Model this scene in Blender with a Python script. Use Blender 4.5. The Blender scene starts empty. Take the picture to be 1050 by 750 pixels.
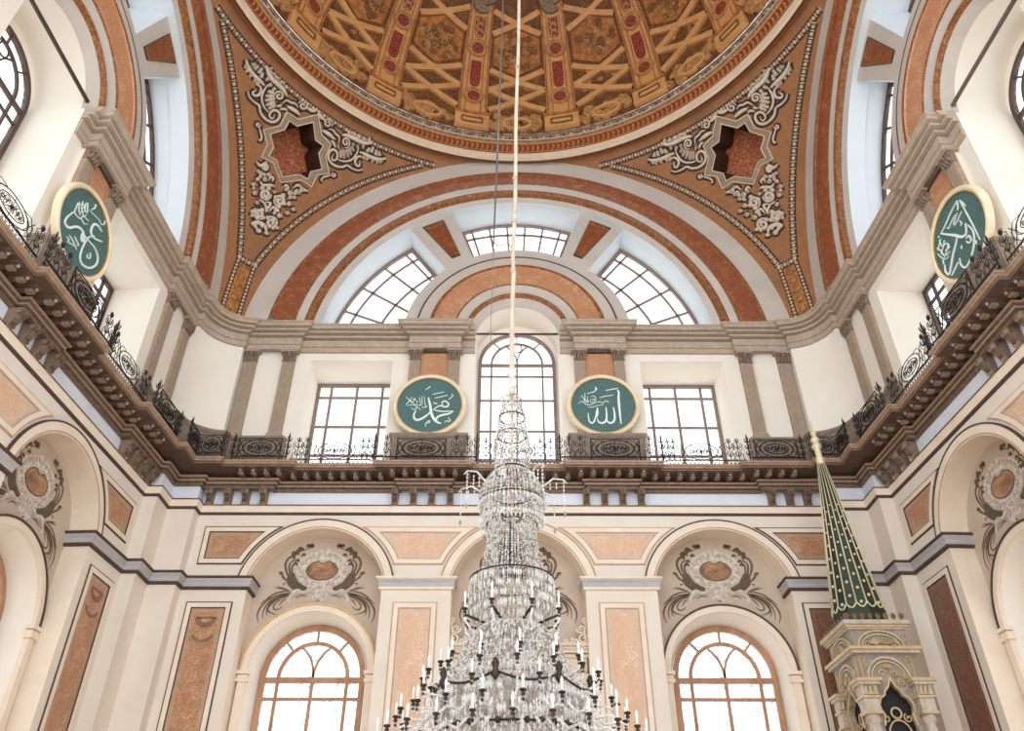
# Domed prayer hall seen from its floor: galleried walls, pendentives, dome, crystal chandelier, pulpit.
# Hall axes: x to the right, y towards the far wall, z up from the camera's eye; hall centre at (0, 0).
import bpy, math, random
import numpy as np
from mathutils import Vector, Matrix, geometry
random.seed(11)
SC = bpy.context.scene
COL = SC.collection
PI = math.pi

# ------------------------------------------------------------------ camera numbers (used to measure places)
F, PITCH, YAW, ROLL, CX, CY = 828.184, 0.622177, 0.005071, 0.000371, -0.334158, 12.852202
EYE = np.array([CX, -CY, 0.0])
def ray(u, v):
    a, b = u-525, v-375
    a, b = math.cos(ROLL)*a+math.sin(ROLL)*b, -math.sin(ROLL)*a+math.cos(ROLL)*b
    X, up = a/F, -b/F
    y = math.cos(PITCH)-math.sin(PITCH)*up; z = math.sin(PITCH)+math.cos(PITCH)*up
    return np.array([math.cos(YAW)*X+math.sin(YAW)*y, -math.sin(YAW)*X+math.cos(YAW)*y, z])

# ------------------------------------------------------------------ wall frames: (u along, d out from the hall, z)
def frame(P0, u0, t, n):
    def T(u, d, z):
        return (P0[0]+(u-u0)*t[0]+(d-12)*n[0], P0[1]+(u-u0)*t[1]+(d-12)*n[1], z)
    T.P0, T.u0, T.t, T.n = P0, u0, t, n
    return T
_a = math.atan2(0.5, 10.5); _s, _c = math.sin(_a), math.cos(_a)
TB = frame((0, 12), 0, (1, 0), (0, 1))
TL = frame((-12, 10.5), 10.5, (_s, _c), (-_c, _s))
TR = frame((12, 10.5), -10.5, (_s, -_c), (_c, _s))
TW = lambda x, y, z: (x, y, z)
def xy(T, u, d): return T(u, d, 0)[:2]
def hit(T, px, py, d):
    """photo position -> (u, z) on the wall plane at depth d"""
    r = ray(px, py); n = np.array([T.n[0], T.n[1], 0]); p = np.array(T(T.u0, d, 0))
    P = EYE+r*(np.dot(p-EYE, n)/np.dot(r, n))
    return ((P[0]-p[0])*T.t[0]+(P[1]-p[1])*T.t[1]+T.u0, P[2])

# ------------------------------------------------------------------ materials
def lin(c):
    return tuple(((x/255)/12.92 if x/255 <= .04045 else ((x/255+.055)/1.055)**2.4) for x in c)+(1,)
M = {}
def mat(name, c1, c2=None, c3=None, scale=2.0, detail=8, rough=.6, lo=.35, hi=.65, stretch=(1, 1, 1), bump=0.0, metal=0.0, dist=.6, spec=.4, fine=None):
    m = bpy.data.materials.new(name); m.use_nodes = True; M[name] = m
    N, Lk = m.node_tree.nodes, m.node_tree.links
    b = N['Principled BSDF']; b.inputs['Roughness'].default_value = rough; b.inputs['Metallic'].default_value = metal
    b.inputs['Specular IOR Level'].default_value = spec
    if c2 is None:
        b.inputs['Base Color'].default_value = lin(c1); return m
    tc = N.new('ShaderNodeTexCoord'); mp = N.new('ShaderNodeMapping'); mp.inputs['Scale'].default_value = stretch
    no = N.new('ShaderNodeTexNoise'); no.inputs['Scale'].default_value = scale; no.inputs['Detail'].default_value = detail
    no.inputs['Distortion'].default_value = dist; no.inputs['Roughness'].default_value = .62
    rp = N.new('ShaderNodeValToRGB'); e = rp.color_ramp.elements
    e[0].position, e[1].position = lo, hi; e[0].color, e[1].color = lin(c1), lin(c2)
    if c3 is not None:
        k = e.new((lo+hi)/2); k.color = lin(c3)
    Lk.new(tc.outputs['Object'], mp.inputs['Vector']); Lk.new(mp.outputs['Vector'], no.inputs['Vector'])
    Lk.new(no.outputs['Fac'], rp.inputs['Fac'])
    out = rp.outputs['Color']
    if fine:
        n2 = N.new('ShaderNodeTexNoise'); n2.inputs['Scale'].default_value = fine[0]; n2.inputs['Detail'].default_value = 4
        r2 = N.new('ShaderNodeValToRGB'); r2.color_ramp.elements[0].position = .5-fine[2]; r2.color_ramp.elements[1].position = .5+fine[2]
        r2.color_ramp.elements[0].color = (0, 0, 0, 1)
        mx = N.new('ShaderNodeMix'); mx.data_type = 'RGBA'; mx.inputs['B'].default_value = lin(fine[1])
        Lk.new(mp.outputs['Vector'], n2.inputs['Vector']); Lk.new(n2.outputs['Fac'], r2.inputs['Fac'])
        Lk.new(r2.outputs['Color'], mx.inputs['Factor']); Lk.new(out, mx.inputs['A']); out = mx.outputs['Result']
    Lk.new(out, b.inputs['Base Color'])
    if bump:
        bp = N.new('ShaderNodeBump'); bp.inputs['Strength'].default_value = bump; bp.inputs['Distance'].default_value = .05
        Lk.new(no.outputs['Fac'], bp.inputs['Height']); Lk.new(bp.outputs['Normal'], b.inputs['Normal'])
    return m

mat('cream_plaster', (235, 224, 211), (228, 216, 202), scale=.6, rough=.75)
mat('white_plaster', (243, 236, 224), (238, 230, 217), scale=.5, rough=.75)
mat('cool_plaster', (221, 227, 230), (214, 221, 225), scale=.5, rough=.7)
mat('blue_plaster', (232, 234, 242), (222, 225, 236), scale=.7, rough=.75)
mat('grey_plaster', (206, 196, 186), (196, 185, 175), scale=.8, rough=.7)
mat('taupe_plaster', (200, 183, 165), (190, 172, 154), scale=.9, rough=.8)
mat('cream_molding', (240, 226, 208), (233, 215, 194), scale=1.2, rough=.6)
mat('dark_line', (92, 72, 60), (74, 58, 50), scale=4, rough=.7)
mat('orange_marble', (136, 76, 42), (200, 140, 96), (160, 94, 56), scale=3.4, lo=.3, hi=.72, rough=.45, fine=(34, (116, 56, 30), .16))
mat('pale_orange_marble', (196, 142, 106), (226, 190, 158), (208, 158, 122), scale=2.2, lo=.3, hi=.7, rough=.35, fine=(26, (178, 118, 82), .14))
mat('gold_band', (132, 80, 42), (198, 142, 86), (166, 106, 58), scale=6, lo=.36, hi=.64, rough=.45, fine=(30, (110, 62, 34), .1))
mat('panel_marble', (184, 130, 94), (222, 184, 150), (204, 154, 116), scale=2.6, lo=.3, hi=.7, rough=.4, fine=(24, (156, 114, 86), .16))
mat('panel_marble_pale', (218, 168, 130), (234, 216, 200), (226, 192, 162), scale=1.5, lo=.28, hi=.72, rough=.4, fine=(12, (216, 172, 140), .2))
mat('pale_line', (206, 172, 148), (190, 154, 130), scale=4, rough=.6)
mat('pale_border', (206, 178, 154), (218, 194, 174), scale=3, rough=.5)
mat('panel_marble_dark', (126, 82, 62), (164, 114, 88), (146, 98, 74), scale=2.6, lo=.3, hi=.7, rough=.4, fine=(12, (112, 74, 60), .14))
mat('panel_border', (170, 136, 110), (194, 162, 134), scale=3, lo=.3, hi=.7, rough=.5)
mat('panel_border_dark', (126, 92, 74), (150, 112, 90), scale=3, lo=.3, hi=.7, rough=.5)
mat('swag_paint', (124, 92, 74), (146, 112, 92), scale=5, rough=.6)
mat('brown_stone', (164, 145, 127), (184, 166, 148), (174, 155, 138), scale=1.6, lo=.3, hi=.7, rough=.6, fine=(7, (162, 140, 120), .2))
mat('dado_stone', (142, 125, 109), (162, 144, 127), (152, 134, 118), scale=1.6, lo=.3, hi=.7, rough=.6, fine=(7, (128, 111, 96), .2))
mat('entablature_stone', (178, 162, 146), (198, 183, 167), (188, 172, 156), scale=1.4, lo=.3, hi=.7, rough=.6, fine=(6, (174, 154, 134), .2))
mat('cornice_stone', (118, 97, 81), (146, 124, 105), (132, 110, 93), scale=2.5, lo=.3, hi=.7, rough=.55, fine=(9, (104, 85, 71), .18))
mat('shaded_stone', (82, 64, 53), (98, 78, 65), scale=4, rough=.7)  # cornice stone with the shade round the modillions put into its colour
mat('cornice_lip', (160, 134, 112), (186, 162, 138), scale=3, lo=.3, hi=.7, rough=.5, fine=(8, (156, 126, 104), .2))
mat('corbel_stone', (122, 102, 86), (152, 132, 114), scale=5, lo=.3, hi=.7, rough=.65, bump=.3)
mat('lilac_band', (190, 185, 186), (174, 170, 173), scale=2.5, rough=.5, stretch=(1, 1, 4))
mat('iron', (40, 36, 35), (58, 52, 50), scale=8, rough=.45, metal=.5)
mat('window_bar_bloom', (146, 128, 118), (128, 110, 100), scale=5, rough=.55)  # far window bars, colour lightened to carry bloom from the bright panes
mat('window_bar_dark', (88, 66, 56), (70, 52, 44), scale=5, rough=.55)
mat('window_wood', (186, 142, 110), (160, 114, 82), scale=3, rough=.45, stretch=(1, 1, .3))
mat('rod_iron', (96, 80, 70), (82, 66, 58), scale=5, rough=.5)
mat('pendentive_paint', (154, 106, 66), (128, 102, 76), (166, 116, 72), scale=.7, lo=.3, hi=.7, rough=.7, fine=(6, (150, 98, 62), .2))
mat('relief_white', (226, 210, 190), (204, 186, 166), scale=8, rough=.6)
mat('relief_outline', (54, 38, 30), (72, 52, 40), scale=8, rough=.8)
mat('bead_ground', (66, 42, 32), (86, 56, 40), scale=9, rough=.7)
mat('bead_white', (216, 194, 168), (196, 170, 142), scale=9, rough=.6)
mat('star_frame', (158, 138, 118), (140, 120, 102), scale=3, rough=.6)
mat('star_edge', (226, 206, 176), (208, 186, 154), scale=4, rough=.5)
mat('star_back', (168, 80, 48), (236, 168, 120), (192, 98, 60), scale=7, lo=.36, hi=.66, rough=.5, stretch=(1, 1, 1.8), bump=.4)
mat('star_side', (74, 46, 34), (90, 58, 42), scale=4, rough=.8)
mat('dome_paint', (104, 64, 34), (164, 108, 60), (130, 82, 44), scale=2.2, lo=.3, hi=.68, rough=.65, fine=(9, (98, 62, 34), .12), bump=.3)
mat('dome_strip', (222, 166, 108), (202, 146, 92), scale=2, rough=.6)
mat('dome_panel', (206, 132, 70), (182, 110, 56), scale=1.2, rough=.6, fine=(5, (150, 96, 54), .1))
mat('dome_motif', (108, 72, 40), (140, 96, 54), scale=6, rough=.7)
mat('dome_leaf', (204, 154, 98), (150, 102, 58), scale=5, rough=.6)
mat('dome_red', (132, 38, 32), (98, 26, 24), scale=7, rough=.5, fine=(16, (166, 84, 60), .08))
mat('ring_white', (236, 214, 186), (226, 202, 174), scale=2, rough=.5)
mat('ring_red', (150, 72, 42), (130, 58, 36), scale=5, rough=.6)
mat('ring_leaf', (206, 150, 90), (184, 128, 72), scale=6, rough=.5)
mat('ring_grey', (170, 148, 122), (148, 124, 100), scale=8, rough=.6, fine=(14, (110, 84, 64), .12))
mat('ring_brown', (120, 74, 50), (98, 58, 40), scale=4, rough=.6)
mat('roundel_green', (78, 112, 106), (54, 90, 96), (66, 104, 94), scale=3.2, lo=.3, hi=.7, rough=.6, fine=(16, (88, 118, 120), .15))
mat('roundel_rim', (242, 228, 198), (230, 212, 176), scale=3, rough=.35)
mat('gilt', (206, 170, 104), (178, 138, 76), scale=6, rough=.35, metal=.5)
mat('script_white', (236, 246, 238), rough=.5)
mat('paint_white', (234, 226, 214), (166, 150, 134), scale=7, lo=.3, hi=.7, rough=.8)
mat('paint_grey', (186, 170, 154), (160, 142, 128), scale=9, rough=.8)
mat('paint_dark', (82, 74, 58), (108, 94, 76), scale=8, rough=.8)
mat('paint_brown', (124, 98, 78), (98, 78, 62), scale=8, rough=.8)
mat('paint_oval', (184, 142, 104), (130, 96, 76), scale=1.8, lo=.4, hi=.6, rough=.8)
mat('paint_ochre', (206, 164, 84), (190, 144, 74), scale=6, rough=.8)
mat('pulpit_marble', (210, 199, 184), (190, 177, 160), (200, 188, 172), scale=2.5, lo=.3, hi=.7, rough=.4, fine=(8, (172, 158, 142), .18))
mat('pulpit_gold', (210, 188, 148), (188, 162, 122), scale=5, rough=.4, metal=.25)
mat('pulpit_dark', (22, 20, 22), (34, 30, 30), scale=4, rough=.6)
mat('kiosk_panel', (176, 164, 150), (156, 144, 130), scale=3, lo=.3, hi=.7, rough=.45, fine=(10, (142, 128, 114), .18))
mat('crest_gold', (150, 124, 88), (118, 94, 66), scale=8, rough=.5)
mat('spire_green', (44, 60, 42), (32, 46, 32), scale=4, rough=.45)
mat('spire_gold', (238, 226, 194), (222, 206, 166), scale=6, rough=.35, metal=.2)
mat('rope_cloth', (220, 204, 182), (190, 172, 150), scale=6, rough=.8, stretch=(1, 1, .3))
mat('steel_cable', (150, 144, 138), (120, 116, 110), scale=5, rough=.4, metal=.6)
mat('bronze', (50, 42, 36), (70, 58, 50), scale=6, rough=.4, metal=.6)
mat('candle_wax', (238, 234, 226), rough=.4)
mat('floor_carpet', (214, 196, 176), (200, 180, 158), scale=1.5, rough=.9)
mat('edge_gold', (226, 194, 140), (208, 172, 116), scale=5, rough=.5)
mat('mihrab_stone', (224, 208, 188), (208, 190, 168), scale=2, rough=.6)

def crystal(name, tint, tr):
    m = bpy.data.materials.new(name); m.use_nodes = True; M[name] = m
    N, Lk = m.node_tree.nodes, m.node_tree.links
    b = N['Principled BSDF']; b.inputs['Base Color'].default_value = lin(tint); b.inputs['Roughness'].default_value = .08
    b.inputs['Specular IOR Level'].default_value = 1.0
    t = N.new('ShaderNodeBsdfTransparent'); mx = N.new('ShaderNodeMixShader')
    tc = N.new('ShaderNodeTexCoord'); no = N.new('ShaderNodeTexNoise'); no.inputs['Scale'].default_value = 14
    mr = N.new('ShaderNodeMapRange'); mr.inputs['From Min'].default_value = .35; mr.inputs['From Max'].default_value = .65
    mr.inputs['To Min'].default_value = tr-.25; mr.inputs['To Max'].default_value = tr+.25
    Lk.new(tc.outputs['Object'], no.inputs['Vector']); Lk.new(no.outputs['Fac'], mr.inputs['Value'])
    Lk.new(mr.outputs['Result'], mx.inputs['Fac']); Lk.new(b.outputs[0], mx.inputs[1]); Lk.new(t.outputs[0], mx.inputs[2])
    Lk.new(mx.outputs[0], N['Material Output'].inputs['Surface'])
crystal('crystal', (236, 234, 230), .38)
crystal('crystal_grey', (172, 164, 154), .42)

def pane(name, frost, col=(.93, .95, .97, 1)):
    m = bpy.data.materials.new(name); m.use_nodes = True; M[name] = m
    N, Lk = m.node_tree.nodes, m.node_tree.links; N.remove(N['Principled BSDF'])
    t = N.new('ShaderNodeBsdfTransparent'); g = N.new('ShaderNodeBsdfGlossy'); g.inputs['Roughness'].default_value = .05
    fr = N.new('ShaderNodeBsdfTranslucent'); fr.inputs['Color'].default_value = col
    m1 = N.new('ShaderNodeMixShader'); m1.inputs['Fac'].default_value = .05
    m2 = N.new('ShaderNodeMixShader')
    tc = N.new('ShaderNodeTexCoord'); no = N.new('ShaderNodeTexNoise'); no.inputs['Scale'].default_value = 4.5; no.inputs['Detail'].default_value = 6
    no.inputs['Distortion'].default_value = 1.5
    mr = N.new('ShaderNodeMapRange'); mr.inputs['From Min'].default_value = .48; mr.inputs['From Max'].default_value = .66
    mr.inputs['To Max'].default_value = frost
    Lk.new(tc.outputs['Object'], no.inputs['Vector']); Lk.new(no.outputs['Fac'], mr.inputs['Value'])
    Lk.new(t.outputs[0], m1.inputs[1]); Lk.new(g.outputs[0], m1.inputs[2]); Lk.new(m1.outputs[0], m2.inputs[1])
    Lk.new(fr.outputs[0], m2.inputs[2]); Lk.new(mr.outputs['Result'], m2.inputs['Fac'])
    Lk.new(m2.outputs[0], N['Material Output'].inputs['Surface'])
pane('clear_glass', .25); pane('frosted_glass', .95, (.3, .335, .36, 1))

# ------------------------------------------------------------------ mesh builder
def V2(p): return Vector((p[0], p[1]))
def inside(pt, poly):
    x, y = pt; c = False; j = len(poly)-1
    for i in range(len(poly)):
        xi, yi = poly[i]; xj, yj = poly[j]
        if (yi > y) != (yj > y) and x < (xj-xi)*(y-yi)/(yj-yi)+xi: c = not c
        j = i
    return c
def mitre(pts, p, closed=False):
    """offset a plan path to its right-hand side by p"""
    n = len(pts); out = []
    seg = []
    for i in range(n if closed else n-1):
        a, b = V2(pts[i]), V2(pts[(i+1) % n]); e = (b-a).normalized(); seg.append(Vector((e.y, -e.x)))
    for i in range(n):
        if closed: n1, n2 = seg[i-1], seg[i]
        else: n1, n2 = seg[max(i-1, 0)], seg[min(i, n-2)]
        k = 1+n1.dot(n2)
        o = (n1+n2)*(p/max(k, .25))
        out.append((pts[i][0]+o.x, pts[i][1]+o.y))
    return out
class MB:
    def __init__(s, T=TW): s.v, s.f, s.m, s.sm, s.mats, s.T = [], [], [], [], [], T
    def mi(s, name):
        if name not in s.mats: s.mats.append(name)
        return s.mats.index(name)
    def add(s, vs, fs, m, smooth=False, world=False):
        k = len(s.v); i = s.mi(m)
        s.v += [tuple(p) if world else s.T(*p) for p in vs]
        for f in fs: s.f.append([q+k for q in f]); s.m.append(i); s.sm.append(smooth)
        return s
    def box(s, u0, u1, d0, d1, z0, z1, m):
        vs = [(u, d, z) for z in (z0, z1) for d in (d0, d1) for u in (u0, u1)]
        return s.add(vs, [(0, 1, 3, 2), (4, 5, 7, 6), (0, 1, 5, 4), (2, 3, 7, 6), (0, 2, 6, 4), (1, 3, 7, 5)], m)
    def plate(s, outer, holes, d, m):
        loops = [[Vector((a, b, 0)) for a, b in L] for L in [outer]+list(holes)]
        tri = geometry.tessellate_polygon(loops); vs = [(p.x, d, p.y) for L in loops for p in L]
        return s.add(vs, [tuple(t) for t in tri], m)
    def band(s, A, dA, B, dB, m, closed=True, smooth=False):
        n = len(A); vs = [(a, dA, b) for a, b in A]+[(a, dB, b) for a, b in B]
        return s.add(vs, [(i, (i+1) % n, n+(i+1) % n, n+i) for i in range(n if closed else n-1)], m, smooth)
    def prism(s, poly, d0, d1, m):
        s.plate(poly, [], d0, m); return s.band(poly, d0, poly, d1, m)
    def strip(s, pts, w, d0, d1, m, closed=False):
        """flat bar of width w following 2D points, front at d0, back at d1"""
        L, R = mitre(pts, -w/2, closed), mitre(pts, w/2, closed); n = len(pts)
        vs = [(a, d0, b) for a, b in L]+[(a, d0, b) for a, b in R]+[(a, d1, b) for a, b in L]+[(a, d1, b) for a, b in R]
        fs = []
        for i in range(n if closed else n-1):
            j = (i+1) % n
            fs += [(i, j, n+j, n+i), (i, j, 2*n+j, 2*n+i), (n+i, n+j, 3*n+j, 3*n+i)]
        if not closed: fs += [(0, n, 3*n, 2*n), (n-1, 2*n-1, 4*n-1, 3*n-1)]
        return s.add(vs, fs, m)
    def sweep(s, path, prof, m, closed=False, smooth=False):
        """path: plan points, interior on the right; prof: (projection, z[, material of the face up to the next])"""
        rings = [[(x, y, q[1]) for x, y in mitre(path, q[0], closed)] for q in prof]; n = len(path)
        for k in range(len(prof)-1):
            mm = prof[k][2] if len(prof[k]) > 2 else m
            s.add(rings[k]+rings[k+1], [(i, (i+1) % n, n+(i+1) % n, n+i) for i in range(n if closed else n-1)], mm, smooth, world=True)
        if not closed:
            for e in (0, -1): s.add([r[e] for r in rings], [tuple(range(len(rings)))], m, world=True)
        return s
    def tube(s, pts, r, m, n=6, closed=False, world=False, smooth=True):
        P = [Vector(p if world else s.T(*p)) for p in pts]; K = len(P)
        if K < 2: return s
        rr = r if isinstance(r, (list, tuple)) else [r]*K
        vs = []; ref = None
        for i in range(K):
            a = P[(i-1) % K] if closed or i else P[i]; b = P[(i+1) % K] if closed or i < K-1 else P[i]
            t = (b-a); t = t.normalized() if t.length > 1e-9 else Vector((0, 0, 1))
            if ref is None: ref = Vector((0, 0, 1)) if abs(t.z) < .9 else Vector((1, 0, 0))
            x = ref-t*ref.dot(t)
            if x.length < 1e-4: x = t.orthogonal()
            x.normalize(); y = t.cross(x); ref = x
            for k in range(n):
                q = P[i]+(x*math.cos(2*PI*k/n)+y*math.sin(2*PI*k/n))*rr[i]; vs.append(tuple(q))
        fs = []
        for i in range(K if closed else K-1):
            j = (i+1) % K
            fs += [(i*n+k, i*n+(k+1) % n, j*n+(k+1) % n, j*n+k) for k in range(n)]
        if not closed: fs += [tuple(range(n)), tuple(range((K-1)*n, K*n))]
        return s.add(vs, fs, m, smooth, world=True)
    def lathe(s, prof, c, m, n=16, smooth=True, a0=0, a1=2*PI):
        """prof: (r, z) about the vertical at local point c"""
        full = abs(a1-a0-2*PI) < 1e-6; k = n if full else n+1; vs = []
        for r, z in prof:
            for i in range(k):
                a = a0+(a1-a0)*i/n; vs.append((c[0]+r*math.sin(a), c[1]+r*math.cos(a), c[2]+z))
        fs = []
        for j in range(len(prof)-1):
            for i in range(n):
                q = (i+1) % k; fs.append((j*k+i, j*k+q, (j+1)*k+q, (j+1)*k+i))
        return s.add(vs, fs, m, smooth)
    def ball(s, c, r, m, n=6, sz=1.0, world=False):
        prof = [(math.sin(PI*i/4)*r, -math.cos(PI*i/4)*r*sz) for i in range(5)]
        if world:
            k = s.T; s.T = TW; s.lathe(prof, c, m, n); s.T = k
            return s
        return s.lathe(prof, c, m, n)
    def build(s, name, parent=None, loc=None):
        if parent is not None: loc = Vector(AT[parent.name])
        if loc is None:
            a = np.array(s.v); loc = Vector(((a[:, 0].min()+a[:, 0].max())/2, (a[:, 1].min()+a[:, 1].max())/2, a[:, 2].min()))
        loc = Vector(loc)
        me = bpy.data.meshes.new(name)
        me.from_pydata([(p[0]-loc.x, p[1]-loc.y, p[2]-loc.z) for p in s.v], [], s.f)
        for n in s.mats: me.materials.append(M[n])
        me.polygons.foreach_set('material_index', s.m); me.polygons.foreach_set('use_smooth', s.sm); me.update()
        o = bpy.data.objects.new(name, me); COL.objects.link(o)
        if parent is not None: o.parent = parent
        else: o.location = loc
        AT[o.name] = loc
        return o
AT = {}
def tag(o, label=None, cat=None, group=None, kind=None):
    if label: o['label'] = label
    if cat: o['category'] = cat
    if group: o['group'] = group
    if kind: o['kind'] = kind
    return o
def thing(name, loc, label, cat, group=None, kind=None):
    o = bpy.data.objects.new(name, None); COL.objects.link(o); o.location = loc; o.empty_display_size = .2
    AT[o.name] = Vector(loc); return tag(o, label, cat, group, kind)
def arc(cx, cz, a, b, t0, t1, n=24):
    return [(cx+a*math.cos(t0+(t1-t0)*i/n), cz+b*math.sin(t0+(t1-t0)*i/n)) for i in range(n+1)]
def spiral(cx, cy, r, turns=1.6, a0=0.0, sgn=1, n=18, r1=.12):
    return [(cx+r*(1-(1-r1)*i/n)*math.cos(a0+sgn*2*PI*turns*i/n), cy+r*(1-(1-r1)*i/n)*math.sin(a0+sgn*2*PI*turns*i/n)) for i in range(n+1)]
def smooth_pts(pts, k=4):
    """Catmull-Rom through the points"""
    if len(pts) < 3: return list(pts)
    P = [np.array(p, float) for p in pts]; P = [2*P[0]-P[1]]+P+[2*P[-1]-P[-2]]; out = []
    for i in range(1, len(P)-2):
        for j in range(k):
            t = j/k; a, b, c, d = P[i-1:i+3]
            out.append(tuple(.5*((2*b)+(c-a)*t+(2*a-5*b+4*c-d)*t*t+(-a+3*b-3*c+d)*t**3)))
    out.append(tuple(P[-2])); return out
def taper(n, w, a=.35, b=.35):
    return [w*(a+(1-a)*min(1, 3*i/(n-1)))*(b+(1-b)*min(1, 3*(n-1-i)/(n-1))) for i in range(n)]
SIDES = {'far': TB, 'left': TL, 'right': TR}
# ================================================================== SETTING
# ---- floor
b = MB(); b.box(-19, 19, -18, 14.4, -1.9, -1.6, 'floor_carpet')
tag(b.build('floor'), 'wide pale carpeted floor of the prayer hall', 'floor', kind='structure')

# ---- lower walls: cream piers with arched niches
NZ, NR, NI = 8.95, 2.5, 2.2          # niche arch centre height, outer and inner radius
WZ, WR0, WR1, WR = 6.78, 2.03, 1.85, 1.64   # window arch inside the niche
def niche_loop(c, r, jamb, z0):
    t = math.acos(min(1, jamb/r))
    return [(c-jamb, z0), (c+jamb, z0)]+arc(c, NZ, r, r, t, PI-t, 28)
def win_loop(c, r, z0, zs=WZ): return [(c-r, z0), (c+r, z0)]+arc(c, zs, r, r, 0, PI, 28)
def lower_wall(side, name, u0, u1, niches, windows, label):
    T = SIDES[side]; b = MB(T)
    loops = [niche_loop(c, NI, NI-.08, -1.55) for c in niches]
    b.plate([(u0, -1.6), (u1, -1.6), (u1, 13.1), (u0, 13.1)], loops, 12, 'cream_plaster')
    for c, L in zip(niches, loops):
        b.band(L, 12, L, 12.75, 'cream_molding')
        holes = []
        if c in windows:
            W = win_loop(c, WR1, -1.5); holes = [W]
            W2 = win_loop(c, WR, -1.5); b.band(W, 12.72, W2, 13.6, 'white_plaster')
        b.plate([(c-2.6, -1.6), (c+2.6, -1.6), (c+2.6, 11.6), (c-2.6, 11.6)], holes, 12.72, 'taupe_plaster')
        # raised arch face round the niche, and round its window
        b.band(arc(c, NZ, NR, NR, .2, PI-.2, 30), 11.93, arc(c, NZ, NI, NI, .2, PI-.2, 30), 11.93, 'cream_molding', closed=False)
        b.band(arc(c, NZ, NR, NR, .2, PI-.2, 30), 11.93, arc(c, NZ, NR, NR, .2, PI-.2, 30), 12, 'cream_molding', closed=False)
        b.band(arc(c, NZ, NI, NI, .2, PI-.2, 30), 11.93, arc(c, NZ, NI, NI, .2, PI-.2, 30), 12.02, 'cream_molding', closed=False)
        b.strip(arc(c, NZ, NR+.02, NR+.02, .22, PI-.22, 30), .045, 11.915, 12, 'panel_border' if c == 0 else 'dark_line')
        b.strip(arc(c, NZ, NI+.05, NI+.05, .2, PI-.2, 30), .03, 11.915, 12, 'panel_border')
        if c in windows:
            A, B = arc(c, WZ, WR0, WR0, 0, PI, 30), arc(c, WZ, WR1, WR1, 0, PI, 30)
            b.band(A, 12.6, B, 12.6, 'cream_molding', closed=False); b.band(A, 12.6, A, 12.72, 'cream_molding', closed=False)
            b.band(B, 12.6, B, 12.72, 'cream_molding', closed=False)
            b.strip(arc(c, WZ, WR0+.03, WR0+.03, 0, PI, 30), .055, 12.57, 12.72, 'edge_gold' if side == 'far' and c < 0 else 'dark_line')
            for s in (-1, 1):
                j = c+s*(WR0+WR1)/2
                b.box(j-.12, j+.12, 12.6, 12.74, -1.6, 6.45, 'cream_molding')
                for z, e in ((6.45, .06), (6.56, .03), (6.68, .08)): b.box(j-.12-e, j+.12+e, 12.6-e, 12.76, z, z+.1, 'cream_molding')
    o = b.build(name); tag(o, label, 'wall', kind='structure'); return o
lower_wall('far', 'wall_back', -10.75, 10.75, (-6.45, 0, 6.5), (-6.45, 6.5), 'cream far wall with three tall arched niches under the gallery')
lower_wall('left', 'wall_left', -5, 10.75, (0, 6.45), (0, 6.45), 'cream side wall on the left with arched niches under the gallery')
lower_wall('right', 'wall_right', -10.75, 5, (-6.45, 0), (-6.45, 0), 'cream side wall on the right with arched niches under the gallery')

def corner(side, d0=11.75):
    """plan path round the stepped corner pier, going left to right"""
    L = [xy(TL, 10.62, d0), (-11.54, xy(TL, 10.62, d0)[1]), (-11.54, 11.54), (-10.65, 11.54), (-10.65, d0)]
    if side == 'left': return L
    return [(-x, y) for x, y in L[::-1]]
b = MB()
for s in ('left', 'right'):
    b.sweep(corner(s, 12.0), [(0, -1.6), (0, 13.1)], 'cream_plaster')
tag(b.build('wall_corner'), 'cream stepped corner piers either side of the far wall', 'wall', kind='structure')

# ---- string band on the piers (grey lilac with dark edges)
def band_path(T, a, c): return [xy(T, a, 12.72), xy(T, a, 12), xy(T, c, 12), xy(T, c, 12.72)]
prof_band = [(0, 9.08, 'dark_line'), (.08, 9.1, 'dark_line'), (.08, 9.17, 'lilac_band'), (.1, 9.3, 'lilac_band'), (.15, 9.38, 'lilac_band'), (.15, 9.41, 'dark_line'), (.18, 9.43, 'dark_line'), (.18, 9.49, 'lilac_band'), (0, 9.5)]
jb = NI-.08
paths = [(1, 'left corner pier', [xy(TL, 6.45+jb, 12.72), xy(TL, 6.45+jb, 12)]+corner('left', 12)+[xy(TB, -6.45-jb, 12), xy(TB, -6.45-jb, 12.72)]),
         (2, 'far wall pier left of the chandelier', band_path(TB, -6.45+jb, -jb)), (3, 'far wall pier right of the chandelier', band_path(TB, jb, 6.5-jb)),
         (4, 'right corner pier', [xy(TB, 6.5+jb, 12.72), xy(TB, 6.5+jb, 12)]+corner('right', 12)+[xy(TR, -6.45-jb, 12), xy(TR, -6.45-jb, 12.72)]),
         (5, 'left wall pier', band_path(TL, jb, 6.45-jb)), (6, 'right wall pier', band_path(TR, -6.45+jb, -jb))]
pale_band = [(q[0], q[1], {'dark_line': 'cream_molding'}.get(q[2], q[2])) if len(q) > 2 else q for q in prof_band]
for k, w, p in paths:
    b = MB(); b.sweep(p, pale_band if k in (2, 3) else prof_band, 'lilac_band')
    tag(b.build('trim_%d' % k), 'grey lilac string band on the '+w, 'band', kind='structure')

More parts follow.
